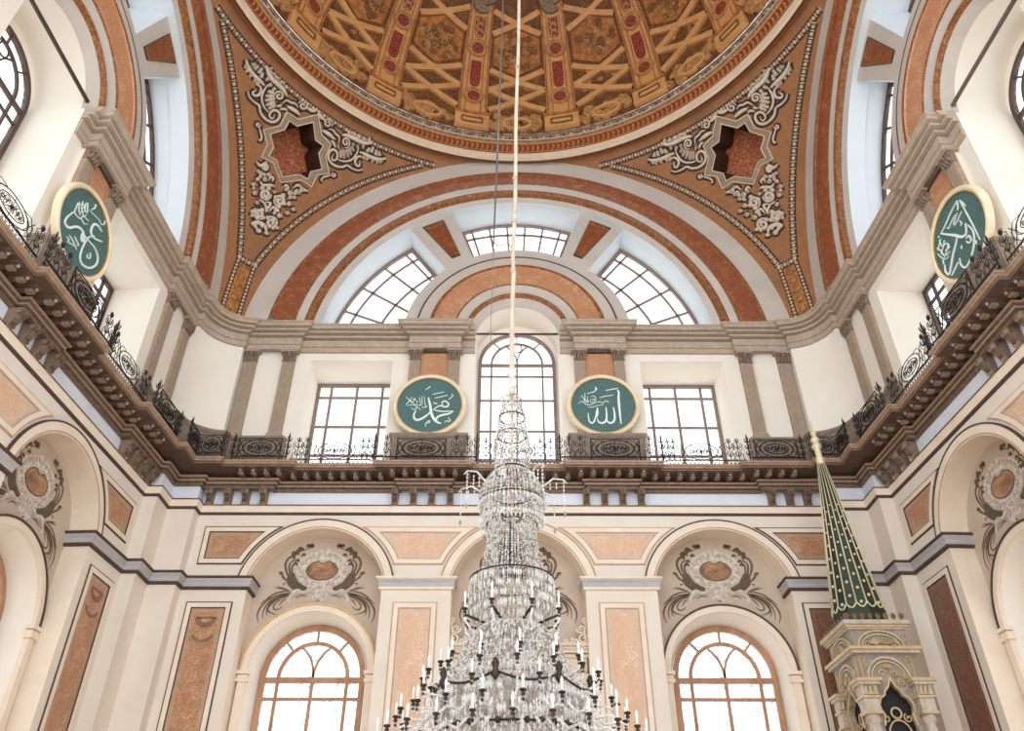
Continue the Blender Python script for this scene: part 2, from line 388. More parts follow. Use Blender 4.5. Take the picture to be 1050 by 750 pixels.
# ---- border below the gallery, blue frieze, gallery cornice: all round
def perim(ressaut, d0=12.0, d1=11.75):
    def steps(T, a, c, rs):
        out = [xy(T, a, d0)]
        for r0, r1 in rs: out += [xy(T, r0, d0), xy(T, r0, d1), xy(T, r1, d1), xy(T, r1, d0)]
        return out+[xy(T, c, d0)]
    if not ressaut:
        return [xy(TL, -5, d0)]+corner('left', d0)+corner('right', d0)+[xy(TR, 5, d0)]
    P = [xy(TL, -5, d0)]
    for r0, r1 in ((-3.95, -2.4), (2.4, 3.95)): P += [xy(TL, r0, d0), xy(TL, r0, d1), xy(TL, r1, d1), xy(TL, r1, d0)]
    P += [xy(TL, 8.3, d0), xy(TL, 8.3, d1)]+corner('left', d1)+[xy(TB, -8.3, d1), xy(TB, -8.3, d0)]
    for r0, r1 in ((-3.95, -2.4), (2.4, 3.95)): P += [xy(TB, r0, d0), xy(TB, r0, d1), xy(TB, r1, d1), xy(TB, r1, d0)]
    P += [xy(TB, 8.3, d0), xy(TB, 8.3, d1)]+corner('right', d1)+[xy(TR, -8.3, d1), xy(TR, -8.3, d0)]
    for r0, r1 in ((-3.95, -2.4), (2.4, 3.95)): P += [xy(TR, r0, d0), xy(TR, r0, d1), xy(TR, r1, d1), xy(TR, r1, d0)]
    return P+[xy(TR, 5, d0)]
b = MB(); b.sweep(perim(False), [(0, 11.64, 'dark_line'), (.06, 11.66, 'dark_line'), (.07, 11.72, 'cream_molding'), (.1, 11.9, 'cream_molding'), (.13, 11.93, 'dark_line'), (.14, 11.97, 'dark_line'), (0, 11.99)], 'cream_molding')
tag(b.build('trim_7'), 'cream border with two dark lines running round under the gallery', 'border', kind='structure')
b = MB(); b.sweep(perim(False), [(.012, 11.98), (.012, 12.5)], 'blue_plaster')
tag(b.build('trim_8'), 'pale blue plaster frieze between the corbels under the gallery', 'frieze', kind='structure')
b = MB(); b.sweep(perim(True), [(0, 12.46), (.1, 12.46), (.1, 12.55), (.07, 12.56), (.07, 12.58), (.16, 12.6, 'cornice_lip'), (.17, 12.66), (.14, 12.67), (.14, 12.69), (.22, 12.72, 'cornice_lip'), (.24, 12.78, 'shaded_stone'), (.1, 12.79, 'shaded_stone'), (.1, 12.9, 'shaded_stone'), (.8, 12.92, 'cornice_stone'), (.8, 12.97, 'cornice_stone'), (.77, 12.975, 'shaded_stone'), (.77, 12.99, 'cornice_lip'), (.85, 13.0, 'cornice_lip'), (.86, 13.04, 'cornice_lip'), (.91, 13.06, 'cornice_lip'), (.91, 13.12, 'cornice_lip'), (-.2, 13.13)], 'cornice_stone')
gal = tag(b.build('trim_9'), 'brown stone gallery cornice with a row of modillions all round the hall', 'cornice', kind='structure')
def modillion(T, u, d):
    b = MB(T); w = .085
    b.prism([(u-w, 12.8), (u+w, 12.8), (u+w, 12.92), (u-w, 12.92)], d-.6, d, 'shaded_stone')
    b.prism([(u-w*.8, 12.73), (u+w*.8, 12.73), (u+w, 12.81), (u-w, 12.81)], d-.58, d-.4, 'corbel_stone')
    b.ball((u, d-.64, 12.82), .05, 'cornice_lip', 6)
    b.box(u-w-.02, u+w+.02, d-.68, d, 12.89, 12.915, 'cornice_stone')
    return b.build('modillion', gal)
def in_res(u):
    a = abs(u); return 2.0 < a < 4.35 or a > 7.9
for T, us in ((TB, [(-9.25+.42*i) for i in range(45)]), (TL, [.3+.42*i for i in range(22)]), (TR, [-.3-.42*i for i in range(22)])):
    for u in us: modillion(T, u, 11.75-.06 if in_res(u) else 11.94)

# ---- corbels, four under each forward step
def corbel(T, u, label, group):
    r = thing('corbel', T(u, 11.95, 11.92), label, 'corbel', group)
    b = MB(T); w = .1
    prof = [(12, 12.47), (11.62, 12.47), (11.58, 12.39), (11.6, 12.28), (11.67, 12.2), (11.73, 12.16), (11.76, 12.07), (11.8, 11.97), (11.84, 11.93), (12, 11.93)]
    n = len(prof); vs = [(u-w, d, z) for d, z in prof]+[(u+w, d, z) for d, z in prof]
    b.add(vs, [(i, (i+1) % n, n+(i+1) % n, n+i) for i in range(n)]+[tuple(range(n)), tuple(range(n, 2*n))], 'corbel_stone')
    b.build('bracket', r)
    b = MB(T)
    b.tube([(u-w-.02, 11.65, 12.34), (u+w+.02, 11.65, 12.34)], .085, 'corbel_stone', 10)
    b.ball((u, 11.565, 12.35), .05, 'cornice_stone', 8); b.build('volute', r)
    b = MB(T)
    b.tube([(u-w-.012, 11.81, 12.0), (u+w+.012, 11.81, 12.0)], .05, 'corbel_stone', 8)
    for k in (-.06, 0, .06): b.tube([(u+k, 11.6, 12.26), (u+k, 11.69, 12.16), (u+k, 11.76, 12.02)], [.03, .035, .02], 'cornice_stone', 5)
    b.build('carved_leaves', r)
ordn = ['first', 'second', 'third', 'fourth']
CG = {('far', -9.5): ('far gallery group at the left end', [-10.35, -9.74, -9.15, -8.54]), ('far', -3.2): ('far gallery group left of the chandelier', [-4.14, -3.52, -2.91, -2.29]),
      ('far', 3.2): ('far gallery group right of the chandelier', [2.29, 2.91, 3.52, 4.14]), ('far', 9.5): ('far gallery group behind the pulpit spire', [8.54, 9.15, 9.74, 10.35]),
      ('left', 9.5): ('left gallery group near the corner', [8.54, 9.15, 9.74, 10.35]), ('left', 3.2): ('left gallery group below the roundel', [2.29, 2.91, 3.52, 4.14]),
      ('right', -9.5): ('right gallery group near the corner', [-10.35, -9.74, -9.15, -8.54]), ('right', -3.2): ('right gallery group below the roundel', [-4.14, -3.52, -2.91, -2.29])}
for (side, _), (w, us) in CG.items():
    for i, u in enumerate(us):
        corbel(SIDES[side], u, 'brown scrolled corbel, %s from left, %s' % (ordn[i], w), 'scrolled corbels under the gallery')

# ---- upper walls with window openings
UW = dict(z=19.35, r=1.62)
ZC = 18.55                                   # big arch centre height
E_OUT, E_O1, E_O2, E_G1, E_G2, E_OP = (10.55, 10.17), (9.65, 9.33), (8.63, 8.79), (8.33, 8.5), (8.03, 8.22), (7.75, 8.0)
E_H = (7.8, 8.05)                            # lunette openings sit just behind the arch edge
def ell(e, t0, t1, n=40, dz=0): return arc(0, ZC, e[0]+dz, e[1]+dz, t0, t1, n)
def polar_in(r, u):  # height of the inner archivolt circle at u
    return 19.35+math.sqrt(max(0, r*r-u*u))
def lun_left(sg):
    """outline of the lunette opening beside the inner arch (sg = -1 left, 1 right)"""
    t1 = math.atan2((25.1-ZC)/E_OP[1], 4.62/E_OP[0])
    A = [(x, z) for x, z in ell(E_H, .13, t1, 22)]
    a0, a1 = math.atan2(22.75-19.35, 2.96), .06
    B = [(4.47*math.cos(a0+(a1-a0)*i/14), 19.35+4.47*math.sin(a0+(a1-a0)*i/14)) for i in range(15)]
    P = A+B
    return [(sg*x, z) for x, z in P]
def lun_top():
    t = math.atan2((26.25-ZC)/E_OP[1], 2.88/E_OP[0])
    A = ell(E_H, t, PI-t, 16); a = math.atan2(23.42-19.35, 1.86)
    B = [(4.47*math.cos(PI-a+(2*a-PI)*i/14), 19.35+4.47*math.sin(PI-a+(2*a-PI)*i/14)) for i in range(15)]
    return A+B
def centre_hole(r=2.1, j=1.62): return [(-j, 13.16), (j, 13.16), (j, 19.4), (r, 19.4)]+arc(0, 19.35, r, r, .05, PI-.05, 24)+[(-r, 19.4), (-j, 19.4)]
def rect_hole(c): return [(c-1.57, 13.16), (c+1.57, 13.16), (c+1.57, 18.03), (c-1.57, 18.03)]
WD = 13.66
LD = {'far': 0, 'left': -.25, 'right': -.25}   # the side lunettes stand a little further in
def lun(side):
    T, k = SIDES[side], LD[side]
    R = lambda u, d, z: T(u, d+k, z)
    R.P0, R.u0, R.t, R.n = T.P0, T.u0, T.t, T.n
    return R
def upper_wall(side, name, u0, u1, rects, sides, label):
    T = SIDES[side]; b = MB(T); T2 = lun(side)
    A = ell(E_OP, .02, PI-.02, 44, .35 if side == 'far' else .12)
    outer = [(u0, 13.1), (u1, 13.1), (u1, 20.0)]+([(x, z) for x, z in A if u0 < x < u1 and z > 20.0])+[(u0, 20.0)]
    if u0 > -9: outer = [(u0, 13.1), (u1, 13.1), (u1, 20.0)]+[(x, z) for x, z in A if x > u0 and z > 20]+[(u0, ZC+8.35*math.sqrt(1-(u0/8.1)**2))]
    if u1 < 9: outer = [(u0, 13.1), (u1, 13.1), (u1, ZC+8.35*math.sqrt(1-(u1/8.1)**2))]+[(x, z) for x, z in A if x < u1 and z > 20]+[(u0, 20.0)]
    ch = centre_hole(); R = [rect_hole(c) for c in rects]; LL = [lun_left(s) for s in sides]; LT = lun_top()
    lo = [(x, z) for x, z in outer if z <= 20.01]
    b.plate([(u0, 13.1), (u1, 13.1), (u1, 19.3), (2.1, 19.3), (1.62, 19.3), (1.62, 13.16), (-1.62, 13.16), (-1.62, 19.3), (-2.1, 19.3), (u0, 19.3)], R, 12, 'white_plaster')
    L0, R0 = (-12.9 if u0 < -9 else u0), (12.9 if u1 > 9 else u1)
    up = [(L0, 19.3), (-2.1, 19.3)]+arc(0, 19.35, 2.1, 2.1, PI, 0, 24)+[(2.1, 19.3), (R0, 19.3)]+([(R0, 23)] if u1 > 9 else [])+[p for p in outer if p[1] > 19.3 and abs(p[0]) < 10]+([(L0, 23)] if u0 < -9 else [])
    b.T = T2; b.plate(up, LL+[LT], 12, 'grey_plaster'); b.T = T
    # reveals
    J = [(-1.62, 13.16), (-1.62, 19.35)]; K = [(1.62, 13.16), (1.62, 19.35)]
    b.band(J, 12, J, WD, 'white_plaster', closed=False); b.band(K, 12, K, WD, 'white_plaster', closed=False)
    S = arc(0, 19.35, 1.66, 1.66, 0, PI, 24); b.band(S, 12.4+LD[side], S, WD, 'white_plaster', closed=False, smooth=True)
    for h in R: b.band(h, 12, h, WD, 'white_plaster')
    b.T = T2
    for s, h in zip(sides, LL):
        cx = sum(p[0] for p in h)/len(h); cz = sum(p[1] for p in h)/len(h)
        b.band(h, 12, [(x, z) for x, z in h], 13.3, 'cool_plaster')
    h2 = [(x*.87, z-.02) for x, z in LT]; b.band(LT, 12, h2, 13.3, 'cool_plaster'); b.T = T
    # wall behind the centre bay, round its window
    b.plate([(-2.4, 13.1), (2.4, 13.1), (2.4, 21.6), (-2.4, 21.6)], [[(-1.55, 13.2), (1.55, 13.2)]+arc(0, 19.05, 1.55, 1.55, 0, PI, 24)], WD, 'white_plaster')
    o = b.build(name); tag(o, label, 'wall', kind='structure'); return o
upper_wall('far', 'wall_back_upper', -10.6, 10.6, (-6.3, 6.23), (-1, 1), 'white upper far wall above the gallery with lunette openings')
upper_wall('left', 'wall_left_upper', -5, 10.6, (6.3,), (1,), 'white upper wall above the left gallery')
upper_wall('right', 'wall_right_upper', -10.6, 5, (-6.3,), (-1,), 'white upper wall above the right gallery')

# curved corner walls of the upper tier
def corner_arc(sg, n=12, base=12.0):
    P = []
    base -= .38; a, c = (-10.36, base), xy(TL, 10.36, base)
    A, C = Vector(c), Vector(a); mid = (A+C)/2; ch = (C-A).length; s = .3; R = (ch*ch/4+s*s)/(2*s)
    inw = Vector((1, -1)).normalized(); ctr = mid+inw*(R-s); a0 = math.atan2(A.y-ctr.y, A.x-ctr.x); a1 = math.atan2(C.y-ctr.y, C.x-ctr.x)
    P = [(ctr.x+R*math.cos(a0+(a1-a0)*i/n), ctr.y+R*math.sin(a0+(a1-a0)*i/n)) for i in range(n+1)]
    return P if sg < 0 else [(-x, y) for x, y in P[::-1]]
b = MB()
for sg in (-1, 1):
    T0, T1, u0 = (TL, TB, 10.36) if sg < 0 else (TB, TR, 10.36)
    b.sweep(corner_arc(sg), [(0, 13.1), (0, 19.3)], 'white_plaster', smooth=True)
    for q in ([xy(T0, u0, 12.1), corner_arc(sg)[0]], [corner_arc(sg)[-1], xy(T1, -u0, 12.1)]): b.sweep(q, [(0, 13.1), (0, 19.3)], 'white_plaster')
tag(b.build('wall_corner_upper'), 'curved white corner walls above the gallery', 'wall', kind='structure')

# ---- pedestals under the pilasters (brown dado)
prof_ped = [(0, 13.12), (.28, 13.12), (.28, 13.3), (.22, 13.34), (.22, 14.36), (.26, 14.4), (.3, 14.46), (.3, 14.54), (0, 14.56)]
peds = [(10, 'left corner', [xy(TL, 8.2, 12), xy(TL, 10.36, 12)]+corner_arc(-1)+[xy(TB, -10.36, 12), xy(TB, -8.2, 12)]),
        (11, 'right corner', [xy(TB, 8.2, 12), xy(TB, 10.36, 12)]+corner_arc(1)+[xy(TR, -10.36, 12), xy(TR, -8.2, 12)]),
        (12, 'far pier left of the chandelier', [xy(TB, -4.2, 12.05), xy(TB, -4.2, 11.75), xy(TB, -2.05, 11.75), xy(TB, -2.05, 12.05)]), (13, 'far pier right of the chandelier', [xy(TB, 2.05, 12.05), xy(TB, 2.05, 11.75), xy(TB, 4.2, 11.75), xy(TB, 4.2, 12.05)]),
        (14, 'left wall pier', [xy(TL, 2.05, 12.05), xy(TL, 2.05, 11.75), xy(TL, 4.2, 11.75), xy(TL, 4.2, 12.05)]), (15, 'right wall pier', [xy(TR, -4.2, 12.05), xy(TR, -4.2, 11.75), xy(TR, -2.05, 11.75), xy(TR, -2.05, 12.05)])]
for k, w, p in peds:
    b = MB(); b.sweep(p, prof_ped, 'dado_stone')
    tag(b.build('trim_%d' % k), 'brown stone dado behind the railing at the '+w, 'dado', kind='structure')

# ---- main entablature
prof_ent = [(0, 18.36), (.1, 18.36), (.1, 18.56), (.06, 18.57), (.06, 18.6), (.1, 18.61), (.1, 18.9), (.02, 18.91), (.02, 18.96), (.2, 18.98), (.22, 19.05), (.14, 19.06), (.14, 19.1), (.34, 19.12), (.36, 19.18), (.3, 19.19), (.3, 19.22), (.46, 19.24), (.5, 19.32), (.54, 19.34), (.54, 19.42), (0, 19.46)]
def ent_half(T, s, far=True):
    # local path from the corner end to the centre opening, for s=-1 (u<0), reversed for s=1
    L = [(-10.36, 11.82), (-8.35, 11.82), (-8.35, 12), (-4.02, 12), (-4.02, 11.68), (-2.24, 11.68), (-2.24, 12), (-1.63, 12)]
    P = [xy(T, s*abs(u) if s > 0 else u, d) for u, d in L]
    return P if s < 0 else P[::-1]
ents = [(16, 'left corner', ent_half(TL, 1)+corner_arc(-1)+ent_half(TB, -1)), (17, 'right corner', ent_half(TB, 1)+corner_arc(1)+ent_half(TR, -1)),
        (18, 'left wall near pier', [xy(TL, -5, 12), xy(TL, -4.02, 12), xy(TL, -4.02, 11.68), xy(TL, -3.0, 11.68)]),
        (19, 'right wall near pier', [xy(TR, 3.0, 11.68), xy(TR, 4.02, 11.68), xy(TR, 4.02, 12), xy(TR, 5, 12)])]
for k, w, p in ents:
    b = MB(); b.sweep(p, prof_ent, 'entablature_stone')
    tag(b.build('trim_%d' % k), 'grey brown stone entablature stepping forward over the pilasters at the '+w, 'entablature', kind='structure')

# ---- big arches and inner arches
def big_arch(side, k, t0, t1, label):
    T = SIDES['far'] if side == 'far' else None
    if side == 'far': TT = TB
    elif side == 'left': TT = frame((-12, 0), 0, (0, 1), (-1, 0))
    else: TT = frame((12, 0), 0, (0, -1), (1, 0))
    b = MB(TT); n = 56
    def e(p, q, f): return (p[0]+(q[0]-p[0])*f, p[1]+(q[1]-p[1])*f)
    rings = [(E_OUT, 11.3, 'grey_plaster'), (E_O1, 11.34, 'orange_marble'), (e(E_O1, E_O2, .08), 11.24, 'gold_band'), (e(E_O1, E_O2, .22), 11.24, 'orange_marble'), (e(E_O1, E_O2, .28), 11.3, 'orange_marble'),
             (e(E_O1, E_O2, .6), 11.36, 'orange_marble'), (e(E_O1, E_O2, .93), 11.48, 'gold_band'), (E_O2, 11.52, 'grey_plaster'), (E_G1, 11.58, 'gold_band'), (e(E_G1, E_G2, .3), 11.54, 'gold_band'), (e(E_G1, E_G2, .7), 11.6, 'gold_band'), (E_G2, 11.76, 'grey_plaster'), (E_OP, 11.86, 'cool_plaster'), (E_OP, 12.02 if side == 'far' else 12.5, None)]
    for (e0, d0, m), (e1, d1, _) in zip(rings[:-1], rings[1:]):
        b.band(ell(e0, t0, t1, n), d0, ell(e1, t0, t1, n), d1, m, closed=False, smooth=False)
    tag(b.build('trim_%d' % k), label, 'arch', kind='structure')
big_arch('far', 20, .1, PI-.1, 'great grey and orange marble arch over the far wall')
big_arch('left', 21, .1, 2.3, 'great grey and orange marble arch over the left wall')
big_arch('right', 22, PI-2.3, PI-.1, 'great grey and orange marble arch over the right wall')
def inner_arch(side, k, label):
    b = MB(lun(side)); z = 19.4
    rings = [(4.02, 11.99, 'dark_line'), (4.0, 11.9, 'dark_line'), (3.93, 11.9, 'grey_plaster'), (3.5, 11.86, 'gold_band'), (3.46, 11.8, 'gold_band'), (3.34, 11.8, 'pale_orange_marble'), (3.3, 11.85, 'pale_orange_marble'), (2.52, 11.9, 'gold_band'), (2.46, 11.94, 'grey_plaster'),
             (2.1, 12.04, 'gold_band'), (2.08, 11.99, 'gold_band'), (1.92, 12.12, 'grey_plaster'), (1.72, 12.32, 'grey_plaster'), (1.66, 12.42, None)]
    for (r0, d0, m), (r1, d1, _) in zip(rings[:-1], rings[1:]):
        b.band(arc(0, 19.35, r0, r0, .02, PI-.02, 36), d0, arc(0, 19.35, r1, r1, .02, PI-.02, 36), d1, m, closed=False)
    tag(b.build('trim_%d' % k), label, 'arch', kind='structure')
inner_arch('far', 23, 'small pale orange marble arch over the tall middle window of the far wall')
inner_arch('left', 24, 'small pale orange marble arch over the middle window of the left wall')
inner_arch('right', 25, 'small pale orange marble arch over the middle window of the right wall')
# ================================================================== WINDOWS
WN = [0]
def window(label):
    WN[0] += 1; T = None
    return WN[0]
def win_root(T, u, d, z, label):
    WN[0] += 1
    return thing('window_%d' % WN[0], T(u, d, z), label, 'window', kind='structure')
def arched_window(T, c, zs, r, zb, d, mf, label, glass, fw=.14, bw=.07, rows=()):
    rt = win_root(T, c, d, zb, label)
    b = MB(T); fr = [(c-r, zb)]+[(c-r, zs)]+arc(c, zs, r, r, PI, 0, 30)[1:]+[(c+r, zb)]
    fi = [(c+(x-c)*(1-fw/r*.5), (z if z < zs else zs+(z-zs)*(1-fw/r*.5))) for x, z in fr]
    b.strip(fi, fw, d-.08, d+.06, mf); b.build('frame', rt)
    b = MB(T); ri = r*.66
    b.strip(arc(c, zs, ri, ri, 0, PI, 24), bw*1.15, d-.05, d+.03, mf)
    for t in (PI*.27, PI/2, PI*.73):
        b.strip([(c+ri*math.cos(t), zs+ri*math.sin(t)), (c+(r-.1)*math.cos(t), zs+(r-.1)*math.sin(t))], bw*.7, d-.04, d+.02, mf)
    # two arcs springing from the middle post
    for s in (-1, 1):
        pts = [(c+s*(ri*.72*(1-math.cos(t))), zs+ri*.95*math.sin(t)) for t in [1.1*i/10 for i in range(11)]]
        b.strip(pts, bw*.7, d-.04, d+.02, mf)
    b.strip([(c-r, zs-.06), (c+r, zs-.06)], bw*1.7, d-.06, d+.04, mf)
    for x in (c-ri, c, c+ri): b.strip([(x, zb), (x, zs)], bw, d-.045, d+.03, mf)
    for z in rows: b.strip([(c-r, z), (c+r, z)], bw, d-.04, d+.03, mf)
    b.build('glazing_bar', rt)
    b = MB(T); b.plate(fr, [], d+.01, glass); b.build('pane', rt)
    return rt
LR = (WZ-.62, WZ-2.1, WZ-3.6, WZ-5.1, WZ-6.6)
arched_window(TB, -6.45, WZ, WR, -1.4, 13.5, 'window_wood', 'arched window with honey wood frame in the far niche left of the chandelier', 'frosted_glass', .17, .1, LR)
arched_window(TB, 6.5, WZ, WR, -1.4, 13.5, 'window_wood', 'arched window with honey wood frame in the far niche between chandelier and pulpit', 'frosted_glass', .17, .1, LR)
arched_window(TL, 6.45, WZ, WR, -1.4, 13.5, 'window_wood', 'wood framed arched window in the left wall niche nearest the corner', 'frosted_glass', .17, .1, LR)
arched_window(TR, -6.45, WZ, WR, -1.4, 13.5, 'window_wood', 'wood framed arched window in the right wall niche nearest the corner', 'frosted_glass', .17, .1, LR)
arched_window(TL, 0, WZ, WR, -1.4, 13.5, 'window_wood', 'wood framed arched window in the middle niche of the left wall', 'frosted_glass', .17, .1, LR)
arched_window(TR, 0, WZ, WR, -1.4, 13.5, 'window_wood', 'wood framed arched window in the middle niche of the right wall', 'frosted_glass', .17, .1, LR)
UR = (18.45, 17.3, 15.9, 14.6)
for T, mf, w in ((TB, 'window_bar_bloom', 'far wall, behind the chandelier chain'), (TL, 'window_bar_dark', 'left wall upper tier, at the picture edge'), (TR, 'window_bar_dark', 'right wall upper tier, at the picture edge')):
    rt = arched_window(T, 0, 19.05, 1.55, 13.2, WD, mf, 'tall round-topped window above the gallery in the '+w, 'clear_glass', .13, .075, UR)
    b = MB(T); b.tube([(.0+.2*math.cos(2*PI*i/16), WD-.03, 19.05+1.04+.22*math.sin(2*PI*i/16)-.25) for i in range(16)], .03, mf, 5, closed=True)
    b.build('ring_bar', rt)
def rect_window(T, c, label, mf, z0=13.2, z1=18.03, d=WD, hw=1.57):
    rt = win_root(T, c, d, z0, label)
    b = MB(T); b.strip([(c-hw+.06, z0), (c-hw+.06, z1-.06), (c+hw-.06, z1-.06), (c+hw-.06, z0)], .13, d-.08, d+.05, mf); b.build('frame', rt)
    b = MB(T)
    for f in (-.64, 0, .64): b.strip([(c+f*hw, z0), (c+f*hw, z1)], .1, d-.05, d+.03, mf)
    for z in (z1-.62, z1-1.95, z1-3.2, z1-4.3): b.strip([(c-hw, z), (c+hw, z)], .09, d-.045, d+.03, mf)
    b.build('glazing_bar', rt)
    b = MB(T); b.plate([(c-hw, z0), (c+hw, z0), (c+hw, z1), (c-hw, z1)], [], d+.01, 'clear_glass'); b.build('pane', rt)
rect_window(TB, -6.3, 'square-headed window above the far gallery left of the chandelier', 'window_bar_bloom')
rect_window(TB, 6.23, 'square-headed window above the far gallery right of the chandelier', 'window_bar_bloom')
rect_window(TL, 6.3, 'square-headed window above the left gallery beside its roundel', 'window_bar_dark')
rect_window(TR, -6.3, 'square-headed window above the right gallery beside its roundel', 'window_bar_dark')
def lunette_window(T, P, label, mf, polar, d=13.25):
    """P outline; polar bars: arcs about the big arch centre and radial bars"""
    cx = sum(p[0] for p in P)/len(P); cz = sum(p[1] for p in P)/len(P)
    rt = win_root(T, cx, d, min(p[1] for p in P), label)
    Q = [(cx+(x-cx)*.985, cz+(z-cz)*.985) for x, z in P]
    b = MB(T); b.strip(Q, .16, d-.08, d+.05, mf, closed=True); b.build('frame', rt)
    b = MB(T)
    def clip(pts, w):
        run = []
        for p in pts+[None]:
            if p is not None and inside(p, P): run.append(p)
            else:
                if len(run) > 1: b.strip(run, w, d-.05, d+.03, mf)
                run = []
    for r in polar[0]: clip(arc(0, ZC, r, r*1.02, .02, PI-.02, 160), .085)
    for t in polar[1]: clip([(q*math.cos(t), ZC+q*1.02*math.sin(t)) for q in [3.4+.06*i for i in range(80)]], .085)
    b.build('glazing_bar', rt)
    b = MB(T); b.plate(P, [], d+.01, 'clear_glass'); b.build('pane', rt)
RL = ((7.2, 6.0, 4.9), [.2, .38, .56, .74, .89])
for T, s, mf, w in ((TB, -1, 'window_bar_bloom', 'left of the small arch on the far wall'), (TB, 1, 'window_bar_bloom', 'right of the small arch on the far wall'), (lun('left'), 1, 'window_bar_dark', 'above the left wall entablature'), (lun('right'), -1, 'window_bar_dark', 'above the right wall entablature')):
    ang = RL[1] if s > 0 else [PI-a for a in RL[1]]
    P = [(x*1.0, z-.05) for x, z in lun_left(s)]
    lunette_window(T, P, 'curved lunette window with white panes '+w, mf, (RL[0], ang))
for T, mf, w in ((TB, 'window_bar_bloom', 'far wall'), (lun('left'), 'window_bar_dark', 'left wall'), (lun('right'), 'window_bar_dark', 'right wall')):
    P = [(x*.87, z-.02) for x, z in lun_top()]
    lunette_window(T, P, 'fan-shaped window at the top of the lunette on the '+w, mf, ((7.25, 6.1, 5.2), [PI/2+k for k in (-.26, -.155, -.05, .055, .16, .265)]), 13.28)

# ================================================================== PENDENTIVES AND DOME
def rho(z):
    w = E_OUT[0]*math.sqrt(max(0, 1-((z-ZC)/E_OUT[1])**2)); return math.hypot(11.3, w), math.atan2(w, 11.3)
PZ0, PZ1 = 19.2, ZC+E_OUT[1]-.002
def pnt(sg, s, z, off=0):
    """pendentive point; s in -1..1 from the far wall's arch to the side wall's arch"""
    r, a = rho(z); h = PI/4-a; phi = PI/4+s*h
    x, y = r*math.sin(phi), r*math.cos(phi)
    dz = (rho(z+.01)[0]-rho(z-.01)[0])/.02 if PZ0 < z < PZ1-.02 else -1
    n = Vector((-x/r, -y/r, dz)).normalized()
    p = Vector((x, y, z))+n*off
    return (sg*p.x, p.y, p.z), Vector((sg*n.x, n.y, n.z))
def ppix(px, py):
    """photo position on the left pendentive -> (s, z)"""
    r = ray(px, py); lo, hi = 18.0, 55.0
    def f(t):
        P = EYE+r*t; z = min(max(P[2], 15), PZ1); return math.hypot(P[0], P[1])-rho(z)[0]+max(0, P[2]-PZ1)*3
    t = lo
    while f(t) < 0 and t < hi: t += .1
    a, c = t-.1, t
    for _ in range(30):
        m = (a+c)/2
        if f(m) < 0: a = m
        else: c = m
    P = EYE+r*c; R, al = rho(P[2]); phi = math.atan2(-P[0], P[1]); h = max(PI/4-al, 1e-4)
    return ((phi-PI/4)/h, P[2])
def VP(pts, ox, oy, k=7.5): return [(ox+x/k, oy+y/k) for x, y in pts]
star_o = VP([(285, 110), (380, 165), (530, 125), (560, 285), (632, 360), (590, 460), (620, 590), (525, 600), (480, 695), (400, 640), (240, 660), (185, 510), (90, 460), (135, 360), (105, 248), (235, 215)], 255, 100)
star_i = VP([(310, 185), (365, 225), (490, 195), (505, 330), (565, 375), (530, 430), (555, 550), (470, 570), (450, 625), (385, 590), (255, 610), (210, 480), (155, 450), (190, 385), (165, 285), (275, 250)], 255, 100)
def dens(poly, k=4):
    out = []
    for i in range(len(poly)):
        a, c = poly[i], poly[(i+1) % len(poly)]
        out += [(a[0]+(c[0]-a[0])*j/k, a[1]+(c[1]-a[1])*j/k) for j in range(k)]
    return out
SO = [ppix(*p) for p in dens(star_o)]; SI = [ppix(*p) for p in dens(star_i)]
def sym(L):
    """average a star outline with its mirror image so both halves agree"""
    return L
b = MB(); b2 = MB()
vs, idx = [], {}
NS, NZ_ = 30, 44
hole = [Vector((a, (z-PZ0)/(PZ1-PZ0))) for a, z in SI]
pts = [Vector((-1+2*i/NS, j/NZ_)) for j in range(NZ_+1) for i in range(NS+1)]
pts = [p for p in pts if not inside((p.x, p.y), [(h.x, h.y) for h in hole])]
n0 = len(pts); pts += hole
edges = [(n0+i, n0+(i+1) % len(hole)) for i in range(len(hole))]
ov, oe, of, *_ = geometry.delaunay_2d_cdt(pts, edges, [], 0, 1e-6)
hl = [(h.x, h.y) for h in hole]
tris = [f for f in of if not inside((sum(ov[i].x for i in f)/3, sum(ov[i].y for i in f)/3), hl)]
for sg, w in ((-1, 'left'), (1, 'right')):
    b = MB(); b.add([pnt(sg, p.x, PZ0+p.y*(PZ1-PZ0))[0] for p in ov], tris, 'pendentive_paint', True)
    tag(b.build('pendentive'), 'tan painted pendentive carrying the dome over the %s corner' % w, 'pendentive', kind='structure')

def surf_tube(b, sg, pts, w, m, off=.02, mir=False, n=6, h=None):
    """raised stroke on the pendentive: pts are (s, z)"""
    P = [pnt(sg, (-s if mir else s), z, off)[0] for s, z in pts]
    b.tube(P, w, m, n, world=True)
def surf_ribbon(b, sg, pts, w, m, off=.01, mir=False, closed=False):
    Q = [pnt(sg, (-s if mir else s), z, off) for s, z in pts]; K = len(Q)
    ww = w if isinstance(w, (list, tuple)) else [w]*K; vs = []
    for i in range(K):
        a = Vector(Q[i-1][0] if (closed or i) else Q[i][0]); c = Vector(Q[(i+1) % K][0] if (closed or i < K-1) else Q[i][0])
        sd = (c-a).cross(Q[i][1]); sd = sd.normalized() if sd.length > 1e-6 else Vector((1, 0, 0))
        p = Vector(Q[i][0]); vs += [tuple(p+sd*ww[i]/2), tuple(p-sd*ww[i]/2)]
    b.add(vs, [(2*i, 2*i+1, (2*i+3) % (2*K), (2*i+2) % (2*K)) for i in range(K if closed else K-1)], m, world=True)

